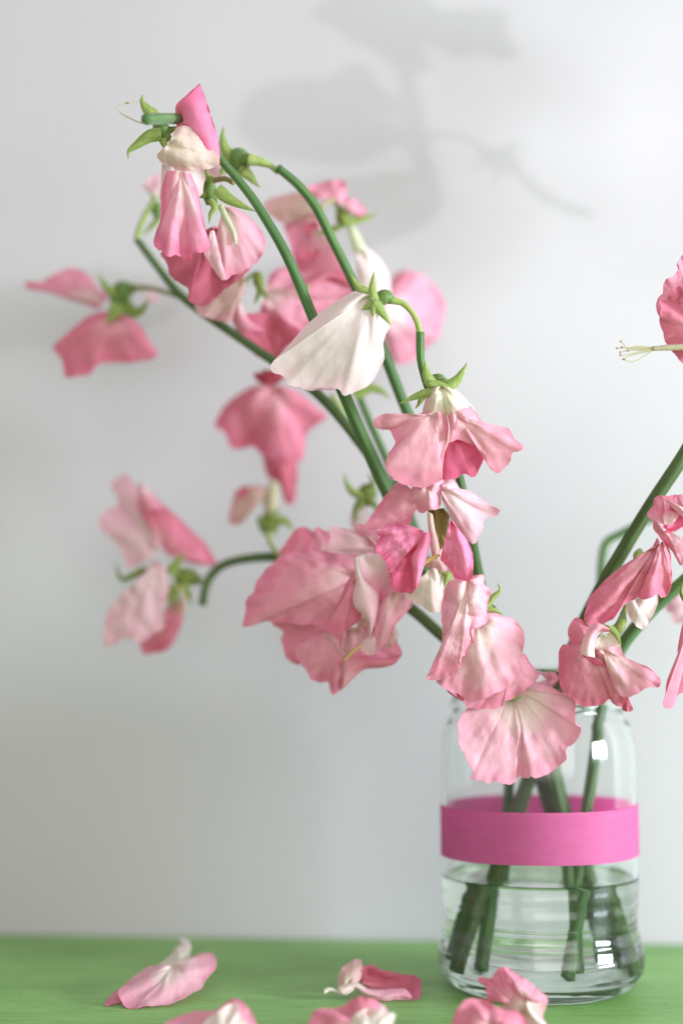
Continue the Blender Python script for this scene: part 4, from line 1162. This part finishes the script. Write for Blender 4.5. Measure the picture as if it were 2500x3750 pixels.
Zk = TableFr(1050, 3450, 0.35077, 612, 180, 13)
t = fallen('crumpled deep rose fallen blossom with cream rim, left of the jar foot', Zk, (900, 600))
fan(t, Zk, 3, (780, 430), [(740, 400), (780, 270), (900, 240), (980, 290), (1100, 310), (1200, 335), (1330, 350), (1393, 400), (1380, 592), (1290, 605), (1230, 520), (1000, 510), (850, 480)], 'deep', bulge=4, crinkle=0.8, folds=[(0.4, 0.08, 2)])
fan(t, Zk, 1, (640, 440), [(570, 480), (528, 440), (555, 310), (600, 250), (730, 180), (778, 192), (785, 270), (770, 380), (730, 440)], 'beige', bulge=-3, crinkle=0.6)
strip(t, Zk, -1, [(530, 470), (640, 430), (740, 430), (850, 490), (1000, 500), (1120, 490), (1230, 490), (1300, 560)], [(590, 548), (660, 520), (720, 485), (800, 548), (900, 582), (1000, 626), (1110, 604), (1300, 606)], 'blush', bulge=-2, crinkle=0.8)
strip(t, Zk, -1, [(385, 490), (430, 472), (520, 495), (620, 520), (690, 470)], [(395, 540), (450, 515), (530, 535), (610, 552), (700, 500)], 'cream', bulge=-1)

Zk2 = TableFr(1050, 3450, 0.35077, 1080, 570, 15)
t = fallen('pink fallen blossom with yellow green foot, cut by the bottom edge in the middle', Zk2, (700, 1070))
fan(t, Zk2, 0, (800, 900), [(500, 1060), (300, 1040), (210, 900), (225, 840), (300, 715), (370, 690), (520, 690), (620, 640), (700, 590), (790, 568), (880, 588), (930, 600), (965, 660), (950, 800)],
    'rose', bulge=-4, folds=[(0.4, 0.06, -2), (0.6, 0.06, 2.5)], nu=100)
fan(t, Zk2, -3, (850, 960), [(560, 1050), (620, 880), (700, 760), (800, 700), (930, 690), (1020, 740), (1120, 745), (1112, 850), (1080, 1000), (960, 1060)], 'cream', bulge=-4, folds=[(0.3, 0.05, -2), (0.45, 0.05, 2), (0.6, 0.05, -2)])
fan(t, Zk2, 2, (940, 800), [(930, 610), (1020, 670), (1052, 720), (1050, 800)], 'blushpale', bulge=-2)
leaf(t, Zk2, -4, [(960, 1000), (1020, 850), (1040, 760)], 90, 'sepal')

Zl = TableFr(1600, 3450, 0.31888, 1150, 290, 22)
t = fallen('large pink fallen blossom in front of the jar foot', Zl, (700, 1140))
fan(t, Zl, 5, (880, 700), [(600, 680), (560, 560), (560, 490), (490, 465), (470, 430), (490, 405), (620, 420), (660, 360), (700, 305), (760, 288), (800, 340), (860, 460), (920, 560), (1000, 640)], 'rose', bulge=-3, folds=[(0.3, 0.08, 2.5), (0.6, 0.08, -2)])
fan(t, Zl, 2, (1000, 640), [(860, 470), (790, 340), (770, 290), (900, 350), (1040, 450), (1180, 560), (1262, 650), (1240, 700), (1120, 640)], 'pink', bulge=-3)
fan(t, Zl, 4, (960, 820), [(740, 760), (780, 660), (860, 580), (960, 560), (1060, 630), (1190, 600), (1265, 660), (1250, 740), (1210, 860), (1250, 930), (1300, 1020), (1150, 1100), (1000, 1100)], 'beige', bulge=-4, folds=[(0.4, 0.04, -3), (0.5, 0.04, 3), (0.6, 0.05, -2)])
fan(t, Zl, -4, (640, 960), [(400, 1140), (180, 1080), (160, 960), (190, 860), (240, 750), (330, 655), (430, 648), (560, 660), (640, 720), (720, 760), (820, 790), (930, 790), (1000, 860), (1030, 960), (1000, 1130), (800, 1145)],
    'rose', bulge=-5, folds=[(0.35, 0.05, -3), (0.47, 0.04, 3), (0.6, 0.06, -3)], nu=110)
strip(t, Zl, 0, [(990, 700), (1040, 800), (1100, 900), (1180, 980), (1240, 1080)], [(1060, 680), (1080, 780), (1150, 860), (1230, 930), (1320, 1040)], 'pale', bulge=-2)

R8 = TableFr(0, 3300, 1.3393, 412, 268, 14)
t = fallen('cream centred pink fallen blossom at the bottom edge, left of the middle one', R8, (600, 405))
fan(t, R8, 0, (600, 380), [(470, 405), (440, 350), (470, 325), (510, 308), (545, 300), (585, 300), (620, 276), (650, 266), (690, 308), (705, 350), (690, 400)], 'pink', bulge=-4, folds=[(0.5, 0.05, 2)], nu=100)
fan(t, R8, -4, (610, 390), [(540, 400), (560, 330), (600, 298), (630, 280), (652, 282), (655, 310), (680, 340), (690, 380)], 'cream', bulge=-3, folds=[(0.4, 0.05, -2), (0.55, 0.05, 2)])
